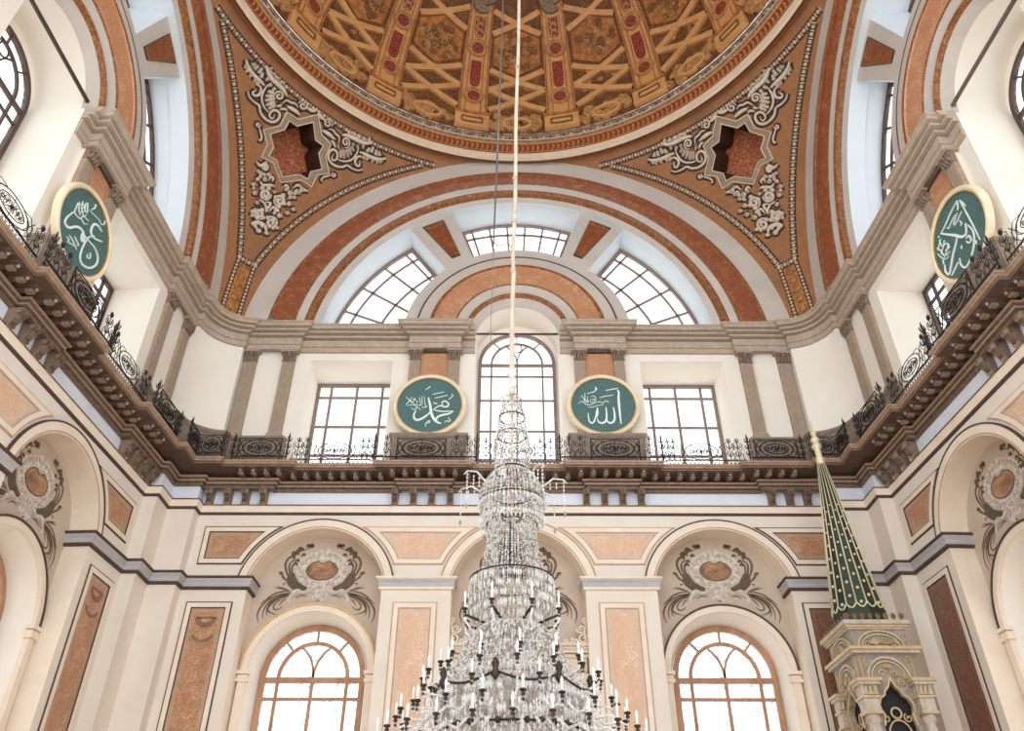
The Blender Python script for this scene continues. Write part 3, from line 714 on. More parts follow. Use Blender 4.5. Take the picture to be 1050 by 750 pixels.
# traced scrollwork of one wing (view coordinates at 7.5x from 240,55) and of the lower cluster (from 240,150)
wing = []   # (points, width px)
def wst(p, w, sm=True): wing.append((VP(smooth_pts(p) if sm else p, 240, 55), w))
wst([(105, 290), (115, 330), (150, 370), (190, 400), (200, 450), (235, 500), (280, 525), (320, 520), (345, 490), (345, 455), (315, 435), (285, 445), (270, 475), (285, 500), (305, 490)], 15)
wst([(265, 235), (235, 270), (213, 320), (213, 370), (235, 420), (265, 452)], 12)
for p in ([(300, 300), (258, 290)], [(298, 325), (243, 325)], [(300, 350), (240, 360)], [(305, 375), (245, 397)], [(312, 395), (262, 425)]): wst(p, 20, False)
wst(spiral(345, 325, 42, 1.6, 2.4), 12, False)
wst([(90, 45), (105, 95), (130, 140), (170, 185), (205, 215), (230, 245)], 22)
for x, y, dx, dy in ((95, 85, -14, 30), (110, 120, -22, 22), (135, 150, -18, 28), (165, 190, -14, 30), (130, 85, 35, -5), (150, 120, 35, -25), (185, 150, 30, -40), (205, 185, 15, -40), (190, 215, -22, 18)): wst([(x, y), (x+dx, y+dy)], 20, False)
wst([(250, 95), (262, 150), (295, 200), (345, 245), (385, 290), (405, 325)], 26)
for x, y in ((265, 120), (290, 160), (325, 195), (355, 225), (385, 265)): wst([(x, y), (x+28, y-8)], 18, False)
for x, y in ((265, 190), (285, 235), (315, 265)): wst([(x, y), (x-22, y+14)], 18, False)
wst([(165, 235), (195, 250), (205, 285), (185, 320), (150, 320), (142, 298), (160, 285)], 14)
wst(spiral(530, 400, 40, 1.6, 3.6), 11, False)
wst([(490, 412), (470, 385), (440, 378), (405, 360), (370, 380)], 12)
wst([(405, 405), (445, 425), (480, 450), (505, 472)], 22)
wst([(560, 415), (585, 432), (610, 440), (640, 425)], 20)
wst([(350, 430), (385, 425), (410, 440)], 14); wst([(360, 400), (330, 405)], 16, False)
wst(spiral(183, 545, 20, 1.2, 0), 10, False); wst([(190, 560), (200, 600), (210, 640), (200, 670), (185, 660)], 11)
low = []
def lst(p, w, sm=True): low.append((VP(smooth_pts(p) if sm else p, 240, 150), w))
for x, y, r, a in ((240, 372, 46, 0), (350, 420, 48, 2), (190, 525, 42, 1), (285, 590, 50, 4), (240, 160, 26, 1)): lst(spiral(x, y, r, 1.7, a), 16, False)
for x, y, r in ((185, 645, 24), (245, 665, 20), (145, 592, 22), (148, 290, 20), (158, 355, 22), (175, 430, 20), (140, 500, 22), (430, 355, 26), (400, 330, 18), (455, 482, 20), (405, 510, 20), (420, 440, 22), (520, 330, 24), (480, 345, 24), (500, 300, 16), (345, 530, 24), (330, 625, 18), (205, 205, 20), (265, 215, 20), (235, 250, 22), (185, 190, 16), (310, 350, 16), (460, 390, 18)):
    lst([(x-r*.6, y-r*.3), (x, y+r*.2), (x+r*.6, y-r*.1)], r*1.15)
for x, y, r in ((215, 330, 22), (265, 330, 20), (320, 400, 20), (375, 385, 22), (385, 450, 20), (345, 470, 20), (160, 500, 20), (215, 500, 22), (180, 560, 22), (225, 560, 20), (260, 560, 22), (310, 570, 20), (275, 625, 20), (215, 620, 20), (160, 620, 18), (300, 640, 16), (255, 400, 20), (215, 400, 18), (150, 330, 16), (135, 540, 16), (250, 500, 16), (310, 520, 18), (430, 400, 18), (470, 370, 18), (500, 365, 16), (550, 345, 14), (250, 180, 16), (215, 160, 16), (230, 225, 18), (180, 260, 18), (200, 240, 16)):
    lst([(x-r*.5, y+r*.3), (x, y-r*.3), (x+r*.6, y+r*.1)], r*1.1)
lst([(290, 270), (300, 250), (280, 235), (265, 262)], 12); lst([(380, 315), (400, 300), (415, 325), (395, 345)], 12)
lst([(190, 410), (230, 440), (250, 480), (280, 440), (240, 430)], 13); lst([(300, 490), (340, 500), (300, 470), (270, 500)], 13)
lst([(200, 270), (220, 300), (280, 300), (310, 310)], 14); lst([(170, 120), (200, 150), (250, 120)], 14); lst([(455, 320), (490, 300), (545, 340), (570, 345)], 14)
lst([(185, 650), (150, 600), (185, 590), (235, 620), (245, 660)], 22)
PXM = 1/26.4
wingS = [([ppix(*p) for p in P], w/7.5*PXM) for P, w in wing]
lowS = [([ppix(*p) for p in P], w/7.5*PXM) for P, w in low]
for sg, w in ((-1, 'left'), (1, 'right')):
    for strokes, mir, where in ((wingS, False, 'towards the side wall'), (wingS, True, 'towards the far wall'), (lowS, False, 'below the star')):
        P0 = strokes[0][0][0]; base = pnt(sg, -P0[0] if mir else P0[0], P0[1])[0]
        r = thing('leaf_relief', base, 'white leaf scroll relief %s on the %s pendentive' % (where, w), 'relief', 'leaf scrolls round the star coffers')
        b, g = MB(), MB(); fat = .9 if strokes is lowS else .78
        for P, ww in strokes:
            k = len(P); tp = [max(.02, q*fat) for q in taper(k, ww, .5, .5)] if k > 2 else [ww*.85, ww*.55]
            surf_tube(b, sg, P, tp, 'relief_white', .035, mir)
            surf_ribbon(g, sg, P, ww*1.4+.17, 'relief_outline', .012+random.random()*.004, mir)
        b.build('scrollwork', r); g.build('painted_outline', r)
    # star coffer
    c = ppix(299, 152); base = pnt(sg, *c)[0]
    r = thing('star_coffer', base, 'eight pointed star coffer with grey frame and red back on the %s pendentive' % w, 'coffer', 'star coffers')
    b = MB(); n = len(SO)
    ring = lambda L, off: [pnt(sg, s, z, off)[0] for s, z in L]
    mid = [((a[0]+c_[0])/2, (a[1]+c_[1])/2) for a, c_ in zip(SO, SI)]
    def pb(A, oa, B, ob, m):
        b.add(ring(A, oa)+ring(B, ob), [(i, (i+1) % n, n+(i+1) % n, n+i) for i in range(n)], m)
    def mixp(f): return [(a[0]+(c_[0]-a[0])*f, a[1]+(c_[1]-a[1])*f) for a, c_ in zip(SO, SI)]
    pb(SO, 0, SO, .1, 'star_edge'); pb(SO, .1, mixp(.14), .1, 'star_edge'); pb(mixp(.14), .1, mixp(.2), .05, 'star_frame'); pb(mixp(.2), .05, mixp(.84), .05, 'star_frame'); pb(mixp(.84), .05, mixp(.88), .09, 'star_edge'); pb(mixp(.88), .09, SI, .09, 'star_edge')
    b.build('frame', r)
    b = MB(); cc = (sum(p[0] for p in SI)/n, sum(p[1] for p in SI)/n)
    ax = Vector((sg*.58, .58, .57)).normalized()*1.5   # depth of the recess, straight back into the vault
    A = ring(SI, .09); B = [tuple(Vector(p)+ax) for p in ring(SI, 0)]
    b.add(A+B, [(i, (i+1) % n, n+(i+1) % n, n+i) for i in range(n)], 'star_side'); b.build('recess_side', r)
    b = MB(); ce = tuple(Vector(pnt(sg, *cc)[0])+ax)
    b.add(B+[ce], [(i, (i+1) % n, n) for i in range(n)], 'star_back'); b.build('recess_back', r)
    # bead borders following both arches and the ring
    def bead(pl, label):
        r = thing('bead_border', pnt(sg, *pl[0])[0], label, 'border', 'beaded borders of the pendentives')
        b = MB(); surf_ribbon(b, sg, pl, .3, 'bead_ground', .014); b.build('ground', r)
        b = MB(); L = 0; nxt = 0
        Q = [Vector(pnt(sg, s, z, .03)[0]) for s, z in pl]
        for i in range(len(Q)-1):
            a, c_ = Q[i], Q[i+1]; ln = (c_-a).length
            while nxt <= L+ln:
                p = a.lerp(c_, (nxt-L)/max(ln, 1e-6)); b.ball(tuple(p), .085, 'bead_white', 6, world=True)
                q = p+(c_-a).normalized()*.13; sd = (c_-a).normalized().cross(Vector((-sg*.6, -.6, -.3)).normalized())
                b.tube([tuple(q-sd*.1), tuple(q+sd*.1)], [.03, .045], 'bead_white', 4, world=True)
                nxt += .27
            L += ln
        b.build('bead', r)['kind'] = 'stuff'
    def edge_s(z, dist):
        R, a = rho(z); return 1-dist/(R*max(PI/4-a, 1e-3))
    zs = [21.9+(28.1-21.9)*i/60 for i in range(61)]
    for sd, nm in ((1, 'the side wall arch'), (-1, 'the far wall arch')):
        pl = [(sd*edge_s(z, .6), z) for z in zs if edge_s(z, .6) > .0]
        bead(pl, 'dark beaded border along %s on the %s pendentive' % (nm, w))
    zr = 28.2; pl = [(q, zr) for q in [-.93+1.86*i/60 for i in range(61)]]
    bead(pl, 'dark beaded border under the dome ring on the %s pendentive' % w)
    for zz, nm in ((21.85, 'across the foot'),):
        e = min(.9, .36/(rho(zz)[0]*(PI/4-rho(zz)[1]))); bead([(-e+2*e*i/12, zz) for i in range(13)], 'short dark beaded border %s of the %s pendentive' % (nm, w))
    # rosette panel at the foot
    r = thing('rosette_panel', pnt(sg, 0, 19.6)[0], 'narrow rosette panel edged with beads at the foot of the %s pendentive' % w, 'panel', 'rosette panels')
    b = MB()
    for sd in (-1, 1):
        pl = [(sd*min(.85, .34/max(.05, rho(z)[0]*(PI/4-rho(z)[1]))), z) for z in [19.55+2.3*i/14 for i in range(15)]]
        surf_ribbon(b, sg, pl, .2, 'bead_ground', .016)
        for i in range(15): b.ball(pnt(sg, *pl[i], .03)[0], .065, 'bead_white', 6, world=True)
    b.build('bead', r)
    for zc_ in (19.75, 20.2, 20.65, 21.1, 21.5):
        b = MB()
        for k in range(6):
            a = 2*PI*k/6; h = rho(zc_)[0]*(PI/4-rho(zc_)[1])
            surf_tube(b, sg, [(0, zc_), (.15*math.cos(a)/h, zc_+.15*math.sin(a))], [.04, .075], 'dome_leaf', .03)
        b.build('rosette', r)
    b = MB(); surf_ribbon(b, sg, [(0, 19.5+2.3*i/10) for i in range(11)], .5, 'dome_panel', .01); b.build('ground', r)

# ---- dome ring and dome
b = MB()
ringp = [(11.7, 28.8, 'pendentive_paint'), (11.14, 28.34, 'ring_brown'), (11.02, 28.3, 'ring_white'), (10.9, 28.33, 'ring_white'), (10.88, 28.64, 'ring_white'), (10.95, 28.66, 'ring_red'), (10.86, 28.69, 'ring_leaf'), (10.85, 28.72, 'ring_red'), (10.76, 29.1, 'ring_leaf'), (10.7, 29.13, 'ring_grey'), (10.68, 29.2, 'ring_grey'), (10.62, 29.24, 'ring_white'), (10.61, 29.27, 'ring_grey'), (10.56, 29.4, 'ring_grey'), (10.5, 29.42, 'ring_brown'), (10.52, 29.5, 'ring_brown'), (10.56, 29.56, None)]
for (r0, z0, m), (r1, z1, _) in zip(ringp[:-1], ringp[1:]): b.lathe([(r0, z0), (r1, z1)], (0, 0, 0), m, 128)
tag(b.build('trim_26'), 'molded ring at the foot of the dome with a white fascia and red leaf band', 'ring', kind='structure')
ring_o = bpy.data.objects['trim_26']
b = MB()
for i in range(300):
    a = 2*PI*i/300
    if math.cos(a) < -.35: continue
    sx, sy = math.sin(a), math.cos(a)
    b.tube([(10.86*sx, 10.86*sy, 28.72), (10.77*math.sin(a+.006), 10.77*math.cos(a+.006), 28.9), (10.76*sx, 10.76*sy, 29.03)], [.03, .05, .03], 'ring_leaf', 5)
b.build('leaf_tongue', ring_o)['kind'] = 'stuff'
b = MB()
for i in range(220):
    a = 2*PI*i/220
    if math.cos(a) < -.35: continue
    b.ball((10.57*math.sin(a), 10.57*math.cos(a), 29.31), .06, 'ring_brown' if i % 2 else 'bead_white', 5)
b.build('bead', ring_o)['kind'] = 'stuff'
DR, DZ = 10.5, 29.3
def D(az, el, off=0):
    a, e = math.radians(az), math.radians(el); R = DR-off
    return (R*math.cos(e)*math.sin(a), R*math.cos(e)*math.cos(a), DZ+R*math.sin(e))
b = MB(); b.lathe([(DR*math.cos(math.radians(e)), DR*math.sin(math.radians(e))) for e in [1+3*i for i in range(30)]+[89.9]], (0, 0, DZ), 'dome_paint', 96)
tag(b.build('ceiling'), 'brown painted dome over the prayer hall', 'dome', kind='structure')
def dome_poly(b, pts, o0, o1, m, k=3):
    """raised plate on the dome, pts in (az, el), convex"""
    P = dens(pts, k); n = len(P); c = (sum(p[0] for p in P)/n, sum(p[1] for p in P)/n)
    b.add([D(*p, o1) for p in P]+[D(*p, o0) for p in P]+[D(*c, o1)], [(i, (i+1) % n, n+(i+1) % n, n+i) for i in range(n)]+[(i, (i+1) % n, 2*n) for i in range(n)], m)
def dome_strip(b, pts, w, o0, o1, m):
    """bar of width w metres along (az, el) points"""
    P = []
    for i in range(len(pts)-1):
        for j in range(6): P.append(tuple(np.array(pts[i])+(np.array(pts[i+1])-np.array(pts[i]))*j/6))
    P.append(pts[-1]); Q = [Vector(D(*p, o1)) for p in P]; vs = []
    for i, q in enumerate(Q):
        t = (Q[min(i+1, len(Q)-1)]-Q[max(i-1, 0)]).normalized(); n = (Vector((0, 0, DZ))-q).normalized(); s = t.cross(n).normalized()*(w/2)
        vs += [tuple(q+s), tuple(q-s), tuple(q+s-n*(o1-o0)), tuple(q-s-n*(o1-o0))]
    fs = []
    for i in range(len(Q)-1):
        a, c = 4*i, 4*i+4
        fs += [(a, a+1, c+1, c), (a, c, c+2, a+2), (a+1, c+1, c+3, a+3)]
    b.add(vs, fs, m)
def circ(az, el, r, n=20):
    rr = math.degrees(r/DR); return [(az+rr*math.cos(2*PI*i/n)/math.cos(math.radians(el)), el+rr*math.sin(2*PI*i/n)) for i in range(n)]
RN = ['fourth to the left of the chandelier chain', 'third to the left of the chandelier chain', 'second to the left of the chandelier chain', 'first to the left of the chandelier chain', 'first to the right of the chandelier chain', 'second to the right of the chandelier chain', 'third to the right of the chandelier chain', 'fourth to the right of the chandelier chain']
for i, w in enumerate(RN):
    if i in (0, 7): continue   # out of sight
    az = -78.75+22.5*i; k = lambda el: 1/math.cos(math.radians(el))
    r = thing('dome_rib', D(az, 3), 'tan dome rib with red panels and medallions, '+w, 'rib', 'ribs of the dome')
    b = MB(); hw = 3.7
    for e0, e1 in ((5.5, 20), (20, 34), (34, 50)):
        dome_poly(b, [(az-hw, e0), (az+hw, e0), (az+hw, e1), (az-hw, e1)], 0, .1, 'dome_strip', 4)
    for s in (-1, 1):
        dome_strip(b, [(az+s*3.3, 6), (az+s*3.3, 48)], .07, .1, .17, 'dome_panel'); dome_strip(b, [(az+s*2.0, 6), (az+s*2.0, 48)], .05, .1, .14, 'dome_panel')
    b.build('band', r)
    b = MB(); dome_poly(b, [(az-4.3, 1.6), (az+4.3, 1.6), (az+4.3, 5.8), (az-4.3, 5.8)], 0, .2, 'dome_strip'); dome_strip(b, [(az-2.6, 2.9), (az+2.6, 2.9), (az+2.6, 4.6), (az-2.6, 4.6), (az-2.6, 2.9)], .07, .2, .25, 'dome_motif')
    dome_strip(b, [(az-4.6, 6.2), (az+4.6, 6.2)], .12, .05, .27, 'dome_panel'); b.build('foot', r)
    b = MB(); dome_poly(b, [(az-1.45, 15.3), (az+1.45, 15.3), (az+1.45, 23), (az-1.45, 23)], .08, .12, 'dome_red'); b.build('red_panel', r)
    b = MB(); dome_poly(b, [(az-1.5, 29.6), (az+1.5, 29.6), (az+1.5, 35.2), (az-1.5, 35.2)], .08, .12, 'dome_red')
    for q in range(3): dome_strip(b, circ(az, 30.6+1.8*q, .16, 8), .08, .12, .17, 'dome_leaf')
    b.build('figured_panel', r)
    for el in (12.0, 26.4):
        b = MB(); dome_poly(b, circ(az, el, .46), .1, .2, 'dome_strip', 1); dome_strip(b, circ(az, el, .4, 16)+[circ(az, el, .4, 16)[0]], .1, .2, .27, 'dome_leaf')
        dome_poly(b, circ(az, el, .29), .2, .215, 'dome_red', 1); b.build('medallion', r)
    b = MB()
    for q in range(-2, 3):
        dome_strip(b, [tuple(p) for p in spiral(az+q*1.5, 38.6+abs(q)*.7, 1.3, 1.4, q)], .16, .1, .3, 'ring_grey')
    dome_strip(b, circ(az, 38.2, .3, 10), .3, .1, .35, 'ring_grey'); b.build('mask_ornament', r)
for i in range(7):
    az = -67.5+22.5*i; n = ['third bay left of the chandelier chain', 'second bay left of the chandelier chain', 'first bay left of the chandelier chain', 'middle bay crossed by the chandelier chain', 'first bay right of the chandelier chain', 'second bay right of the chandelier chain', 'third bay right of the chandelier chain'][i]
    r = thing('dome_lattice', D(az, 12), 'raised tan lattice and painted panels of the dome, '+n, 'lattice', 'lattice bays of the dome')
    h = 7.3
    for e0, e1 in ((20.8, 14.9), (14.9, 8.4), (37, 31)):
        for s in (-1, 1):
            b = MB(); dome_strip(b, [(az-s*h, e0), (az+s*h, e1)], .26, 0, .16, 'dome_strip'); b.build('lattice_strip', r)
    b = MB(); dome_poly(b, [(az-6.6, 23), (az, 20), (az+6.6, 23), (az+6.6, 30), (az, 33), (az-6.6, 30)], 0, .03, 'dome_panel', 4); b.build('panel', r)
    b = MB(); rs = random.Random(i)
    for q in range(38):
        x, e = rs.gauss(0, 1), rs.random(); a2, e2 = az+max(-1, min(1, x/1.6))*(2.6+2.6*math.sin(e*PI)), 22.4+8.6*e
        dome_strip(b, spiral(a2, e2, .7+.5*rs.random(), 1.2, rs.random()*6, 1, 8), .1, .03, .08, 'dome_motif' if q % 3 else 'dome_leaf')
    for q in range(30):
        e2 = rs.choice([17.9, 17.9, 12.2, 10.5, 33.5, 15.2]); a2 = az+rs.uniform(-1, 1)*(5.8 if e2 in (15.2, 12.2) else 3.6)
        dome_strip(b, spiral(a2, e2+rs.uniform(-1, 1), .7, 1.2, rs.random()*6, 1, 8), .09, 0, .06, 'dome_leaf' if q % 2 else 'dome_motif')
    b.build('painted_foliage', r)
    b = MB()
    for q in range(26):
        a2 = az+rs.uniform(-1, 1)*6.6; f = 1-abs(a2-az)/7; e2 = 2.2+rs.random()*(2.0+4.6*(1-f)*rs.random()+2*f)
        dome_strip(b, spiral(a2, e2, .9+.6*rs.random(), 1.3, rs.random()*6, rs.choice((-1, 1)), 9), .15, 0, .14, 'dome_leaf')
    el = [(az+3.4*math.cos(2*PI*q/20), 4.2+1.8*math.sin(2*PI*q/20)) for q in range(21)]; dome_strip(b, el, .12, 0, .16, 'dome_strip')
    b.build('carved_leaves', r)
# ================================================================== PILASTERS
def pilaster(T, u, d, w, label, group, z0=14.56, z1=18.36, cap=.5):
    r = thing('pilaster', T(u, d, z0), label, 'pilaster', group)
    h = w/2; b = MB(T)
    b.box(u-h-.06, u+h+.06, d-.2, d+.12, z0, z0+.1, 'brown_stone'); b.box(u-h-.03, u+h+.03, d-.17, d+.12, z0+.1, z0+.2, 'brown_stone'); b.build('base', r)
    b = MB(T); zc = z1-cap
    b.box(u-h, u+h, d-.12, d+.12, z0+.2, zc, 'brown_stone')
    for k in (-.3, -.1, .1, .3): b.box(u+k*w-.025, u+k*w+.025, d-.135, d-.115, z0+.35, zc-.06, 'brown_stone')
    b.build('shaft', r)
    b = MB(T); h2 = h+.03
    b.tube([(u-h2, d-.12, zc+.03), (u+h2, d-.12, zc+.03)], .035, 'corbel_stone', 6)
    b.box(u-h, u+h, d-.14, d+.12, zc, z1-.08, 'corbel_stone')
    for row, (zz, n) in enumerate(((zc+.06, 4), (zc+.2, 3))):
        for k in range(n):
            x = u+(k-(n-1)/2)*w/n*1.1
            b.tube([(x, d-.14, zz), (x, d-.19, zz+.1), (x, d-.25, zz+.15), (x, d-.24, zz+.11)], [.04, .055, .045, .02], 'corbel_stone', 5)
    for s in (-1, 1):
        b.tube([(u+s*.02, d-.17, zc+.28)]+[(u+s*(h-.02)+.075*math.cos(a)*s, d-.21, z1-.16+.075*math.sin(a)) for a in (2.6, 1.6, .6, -.5, -1.6, -2.6)], .03, 'corbel_stone', 5)
    b.ball((u, d-.22, z1-.12), .06, 'corbel_stone', 6)
    b.box(u-h-.1, u+h+.1, d-.24, d+.12, z1-.08, z1, 'brown_stone'); b.build('capital', r)
PG = 'grey brown pilasters of the upper tier'
for T, u, w in ((TB, -10.08, 'on the far wall, against the left curved corner'), (TB, -8.64, 'between the left curved corner and the left square far window'), (TB, 8.64, 'between the right square far window and the right curved corner'), (TB, 10.08, 'behind the tip of the pulpit spire'),
                (TL, 10.08, 'on the left wall, nearest the curved corner'), (TL, 8.64, 'on the left wall, beside the square window'), (TR, -10.08, 'on the right wall, nearest the curved corner'), (TR, -8.64, 'on the right wall, beside the square window')):
    pilaster(T, u, 11.98, .46, 'slim brown pilaster '+w, PG)
PIERS = [(TB, -3.12, 'behind the round panel left of the chandelier chain'), (TB, 3.08, 'behind the round panel right of the chandelier chain'), (TL, 3.12, 'behind the round panel on the left wall'), (TR, -3.12, 'behind the round panel on the right wall')]
for T, u, w in PIERS:
    for s, q in ((-1, 'left'), (1, 'right')):
        pilaster(T, u+s*.74, 11.86, .4, '%s narrow pilaster of the pair %s' % (q, w), 'paired pilasters', cap=.48)
    b = MB(T); b.box(u-.95, u+.95, 11.9, 12.05, 14.56, 18.36, 'cream_molding')
    r = thing('pier_panel', T(u, 11.9, 14.6), 'pinkish marble panel between paired pilasters '+w, 'panel', 'marble pier panels')
    b.build('backing', r)
    b = MB(T); b.box(u-.55, u+.55, 11.86, 11.92, 14.6, 18.3, 'pale_orange_marble'); b.box(u-.55, u+.55, 11.8, 11.9, 18.28, 18.34, 'dark_line')
    P = [(u-.36, 14.8), (u-.36, 17.6)]+arc(u, 17.6, .36, .36, PI, 0, 12)+[(u+.36, 17.6), (u+.36, 14.8)]
    b.strip(P, .05, 11.84, 11.87, 'panel_border'); b.build('field', r)

# ================================================================== ROUND CALLIGRAPHY PANELS
def roundel(T, px, py, d, label, strokes, ox, oy, k, R=1.33):
    u, z = hit(T, px, py, d)
    r = thing('calligraphy_roundel', T(u, d+.08, z-R), label, 'calligraphy panel', 'calligraphy roundels')
    b = MB(T)
    prof = [(R, .12), (R, .0), (R-.03, -.06), (R-.08, -.08), (R-.14, -.05), (R-.17, .0), (R-.17, .02)]
    C = [[(u+q*math.cos(2*PI*i/56), z+q*math.sin(2*PI*i/56)) for i in range(56)] for q, _ in prof]
    for i in range(len(prof)-1): b.band(C[i], d+prof[i][1], C[i+1], d+prof[i+1][1], 'roundel_rim', smooth=True)
    b.strip([(u+(R-.17)*math.cos(2*PI*i/56), z+(R-.17)*math.sin(2*PI*i/56)) for i in range(56)], .03, d-.03, d+.02, 'gilt', closed=True)
    b.plate(C[0], [], d+.12, 'roundel_rim'); b.build('rim', r)
    b = MB(T); b.plate(C[-1], [], d+.015, 'roundel_green'); b.build('field', r)
    b = MB(T); q = 0
    for pts, w in strokes:
        P = [hit(T, ox+x/k, oy+y/k, d) for x, y in pts]; P = smooth_pts(P)
        W = w/k/(31 if T is TB else 40); n = len(P); q += 1
        L, Rr = [], []
        for i in range(n):
            a, c = np.array(P[max(i-1, 0)]), np.array(P[min(i+1, n-1)]); t = (c-a)/max(1e-6, np.linalg.norm(c-a)); nn = np.array([-t[1], t[0]])
            f = W/2*(1 if n < 4 else .45+.55*math.sin(PI*min(1, max(0, (i+.6)/(n)))))
            L.append(np.array(P[i])+nn*f); Rr.append(np.array(P[i])-nn*f)
        vs = [(p[0], d-.012-q*.0003, p[1]) for p in L+Rr]; b.add(vs, [(i, i+1, n+i+1, n+i) for i in range(n-1)], 'script_white')
        b.add([(p[0], d-.012-q*.0003, p[1]) for p in L]+[(p[0], d+.015, p[1]) for p in L], [(i, i+1, n+i+1, n+i) for i in range(n-1)], 'script_white')
        b.add([(p[0], d-.012-q*.0003, p[1]) for p in Rr]+[(p[0], d+.015, p[1]) for p in Rr], [(i, i+1, n+i+1, n+i) for i in range(n-1)], 'script_white')
    b.build('script', r)
S1 = [([(420, 300), (432, 350), (445, 410), (452, 470), (478, 530), (515, 568), (560, 584)], 32), ([(445, 455), (405, 492), (345, 532), (295, 545), (266, 525), (262, 485), (285, 440)], 26),
      ([(474, 432), (510, 405), (550, 388), (590, 400), (625, 398), (643, 372), (622, 345), (590, 338), (568, 356), (580, 384)], 17), ([(478, 436), (530, 446), (600, 452), (692, 448)], 15), ([(692, 452), (640, 478), (570, 492), (525, 512), (505, 540), (520, 566)], 24),
      ([(462, 265), (520, 252), (592, 238)], 9), ([(490, 306), (560, 290), (632, 272)], 9), ([(385, 215), (400, 205), (422, 196), (432, 182), (450, 184)], 9), ([(474, 362), (490, 355), (500, 368), (518, 360)], 10),
      ([(388, 622), (388, 590), (402, 574), (428, 552), (434, 570), (410, 584)], 10), ([(598, 572), (625, 552), (640, 566), (660, 550), (648, 530), (634, 516)], 9), ([(640, 322), (668, 300), (690, 278), (676, 258)], 9),
      ([(318, 300), (330, 340), (338, 384)], 8), ([(344, 284), (352, 330), (356, 384)], 8), ([(372, 282), (380, 330), (388, 384), (405, 400)], 8), ([(196, 384), (240, 378), (300, 384), (350, 384)], 8), ([(172, 288), (205, 320), (235, 350), (275, 372)], 8),
      ([(238, 290), (225, 320), (200, 350), (178, 372), (190, 396)], 7), ([(215, 330), (240, 345), (265, 330), (275, 310), (250, 318)], 8), ([(235, 405), (250, 430), (280, 425), (300, 404), (270, 400)], 7), ([(300, 404), (325, 420), (328, 446)], 7), ([(345, 404), (380, 406), (410, 398)], 8), ([(285, 330), (300, 350), (290, 366)], 7)]
S2 = [([(590, 215), (605, 245), (602, 300), (610, 400), (620, 500), (630, 590)], 27), ([(545, 405), (556, 460), (560, 520), (548, 562), (515, 580), (485, 566), (470, 535)], 24), ([(464, 405), (470, 470), (470, 530), (455, 566), (420, 580), (385, 568), (368, 530)], 24),
      ([(368, 410), (372, 470), (360, 520)], 22), ([(360, 440), (350, 510), (336, 558), (308, 580), (284, 562), (272, 520), (270, 470)], 18), ([(460, 222), (520, 210), (598, 198)], 11), ([(395, 302), (450, 286), (548, 272)], 9),
      ([(345, 182), (352, 208), (335, 232), (300, 245), (255, 256)], 10), ([(346, 184), (360, 206), (344, 214)], 16), ([(196, 275), (225, 318), (262, 362)], 8), ([(232, 250), (234, 300), (238, 345)], 8), ([(262, 282), (262, 330), (280, 352)], 8),
      ([(292, 300), (320, 280), (348, 300), (350, 335), (320, 356), (292, 340), (300, 315)], 7), ([(310, 330), (330, 318), (338, 340)], 7), ([(160, 370), (190, 345), (220, 350), (250, 378), (300, 376), (340, 366)], 8), ([(262, 402), (320, 404), (370, 388), (440, 376)], 8), ([(345, 360), (390, 345), (430, 358), (455, 340), (490, 345), (486, 360)], 8), ([(215, 330), (240, 335), (262, 345)], 7)]
S3 = [([(384, 372), (362, 335), (335, 322), (318, 345), (314, 380), (335, 415), (384, 438)], 18), ([(335, 400), (300, 408), (275, 440), (252, 490), (240, 545), (256, 590), (300, 612), (345, 592), (358, 545), (340, 485), (300, 435), (266, 395)], 15), ([(196, 242), (155, 275), (140, 312), (165, 345), (215, 338), (250, 358), (268, 400), (262, 436), (248, 430)], 17),
      ([(302, 228), (335, 262), (374, 300)], 6), ([(366, 300), (385, 325), (402, 318), (404, 298)], 7), ([(312, 226), (335, 216), (346, 196), (330, 192)], 10), ([(258, 380), (250, 420), (266, 440)], 22), ([(226, 180), (215, 210), (205, 245), (225, 275), (250, 290), (268, 320), (290, 320)], 8), ([(236, 175), (232, 225), (240, 262)], 7), ([(258, 170), (252, 220), (262, 262), (285, 262)], 7), ([(280, 180), (272, 230), (290, 250)], 7),
      ([(225, 200), (245, 190), (268, 195), (262, 215), (238, 215)], 6), ([(292, 182), (288, 240)], 7), ([(228, 240), (250, 240), (275, 235)], 6), ([(240, 285), (262, 270), (280, 285), (296, 300)], 7), ([(150, 402), (165, 425), (160, 440), (185, 455), (200, 470)], 8), ([(165, 392), (185, 420), (200, 450), (216, 490)], 7), ([(205, 402), (215, 430), (228, 460), (212, 465)], 7), ([(288, 520), (288, 545), (304, 548), (308, 515), (296, 512)], 7)]
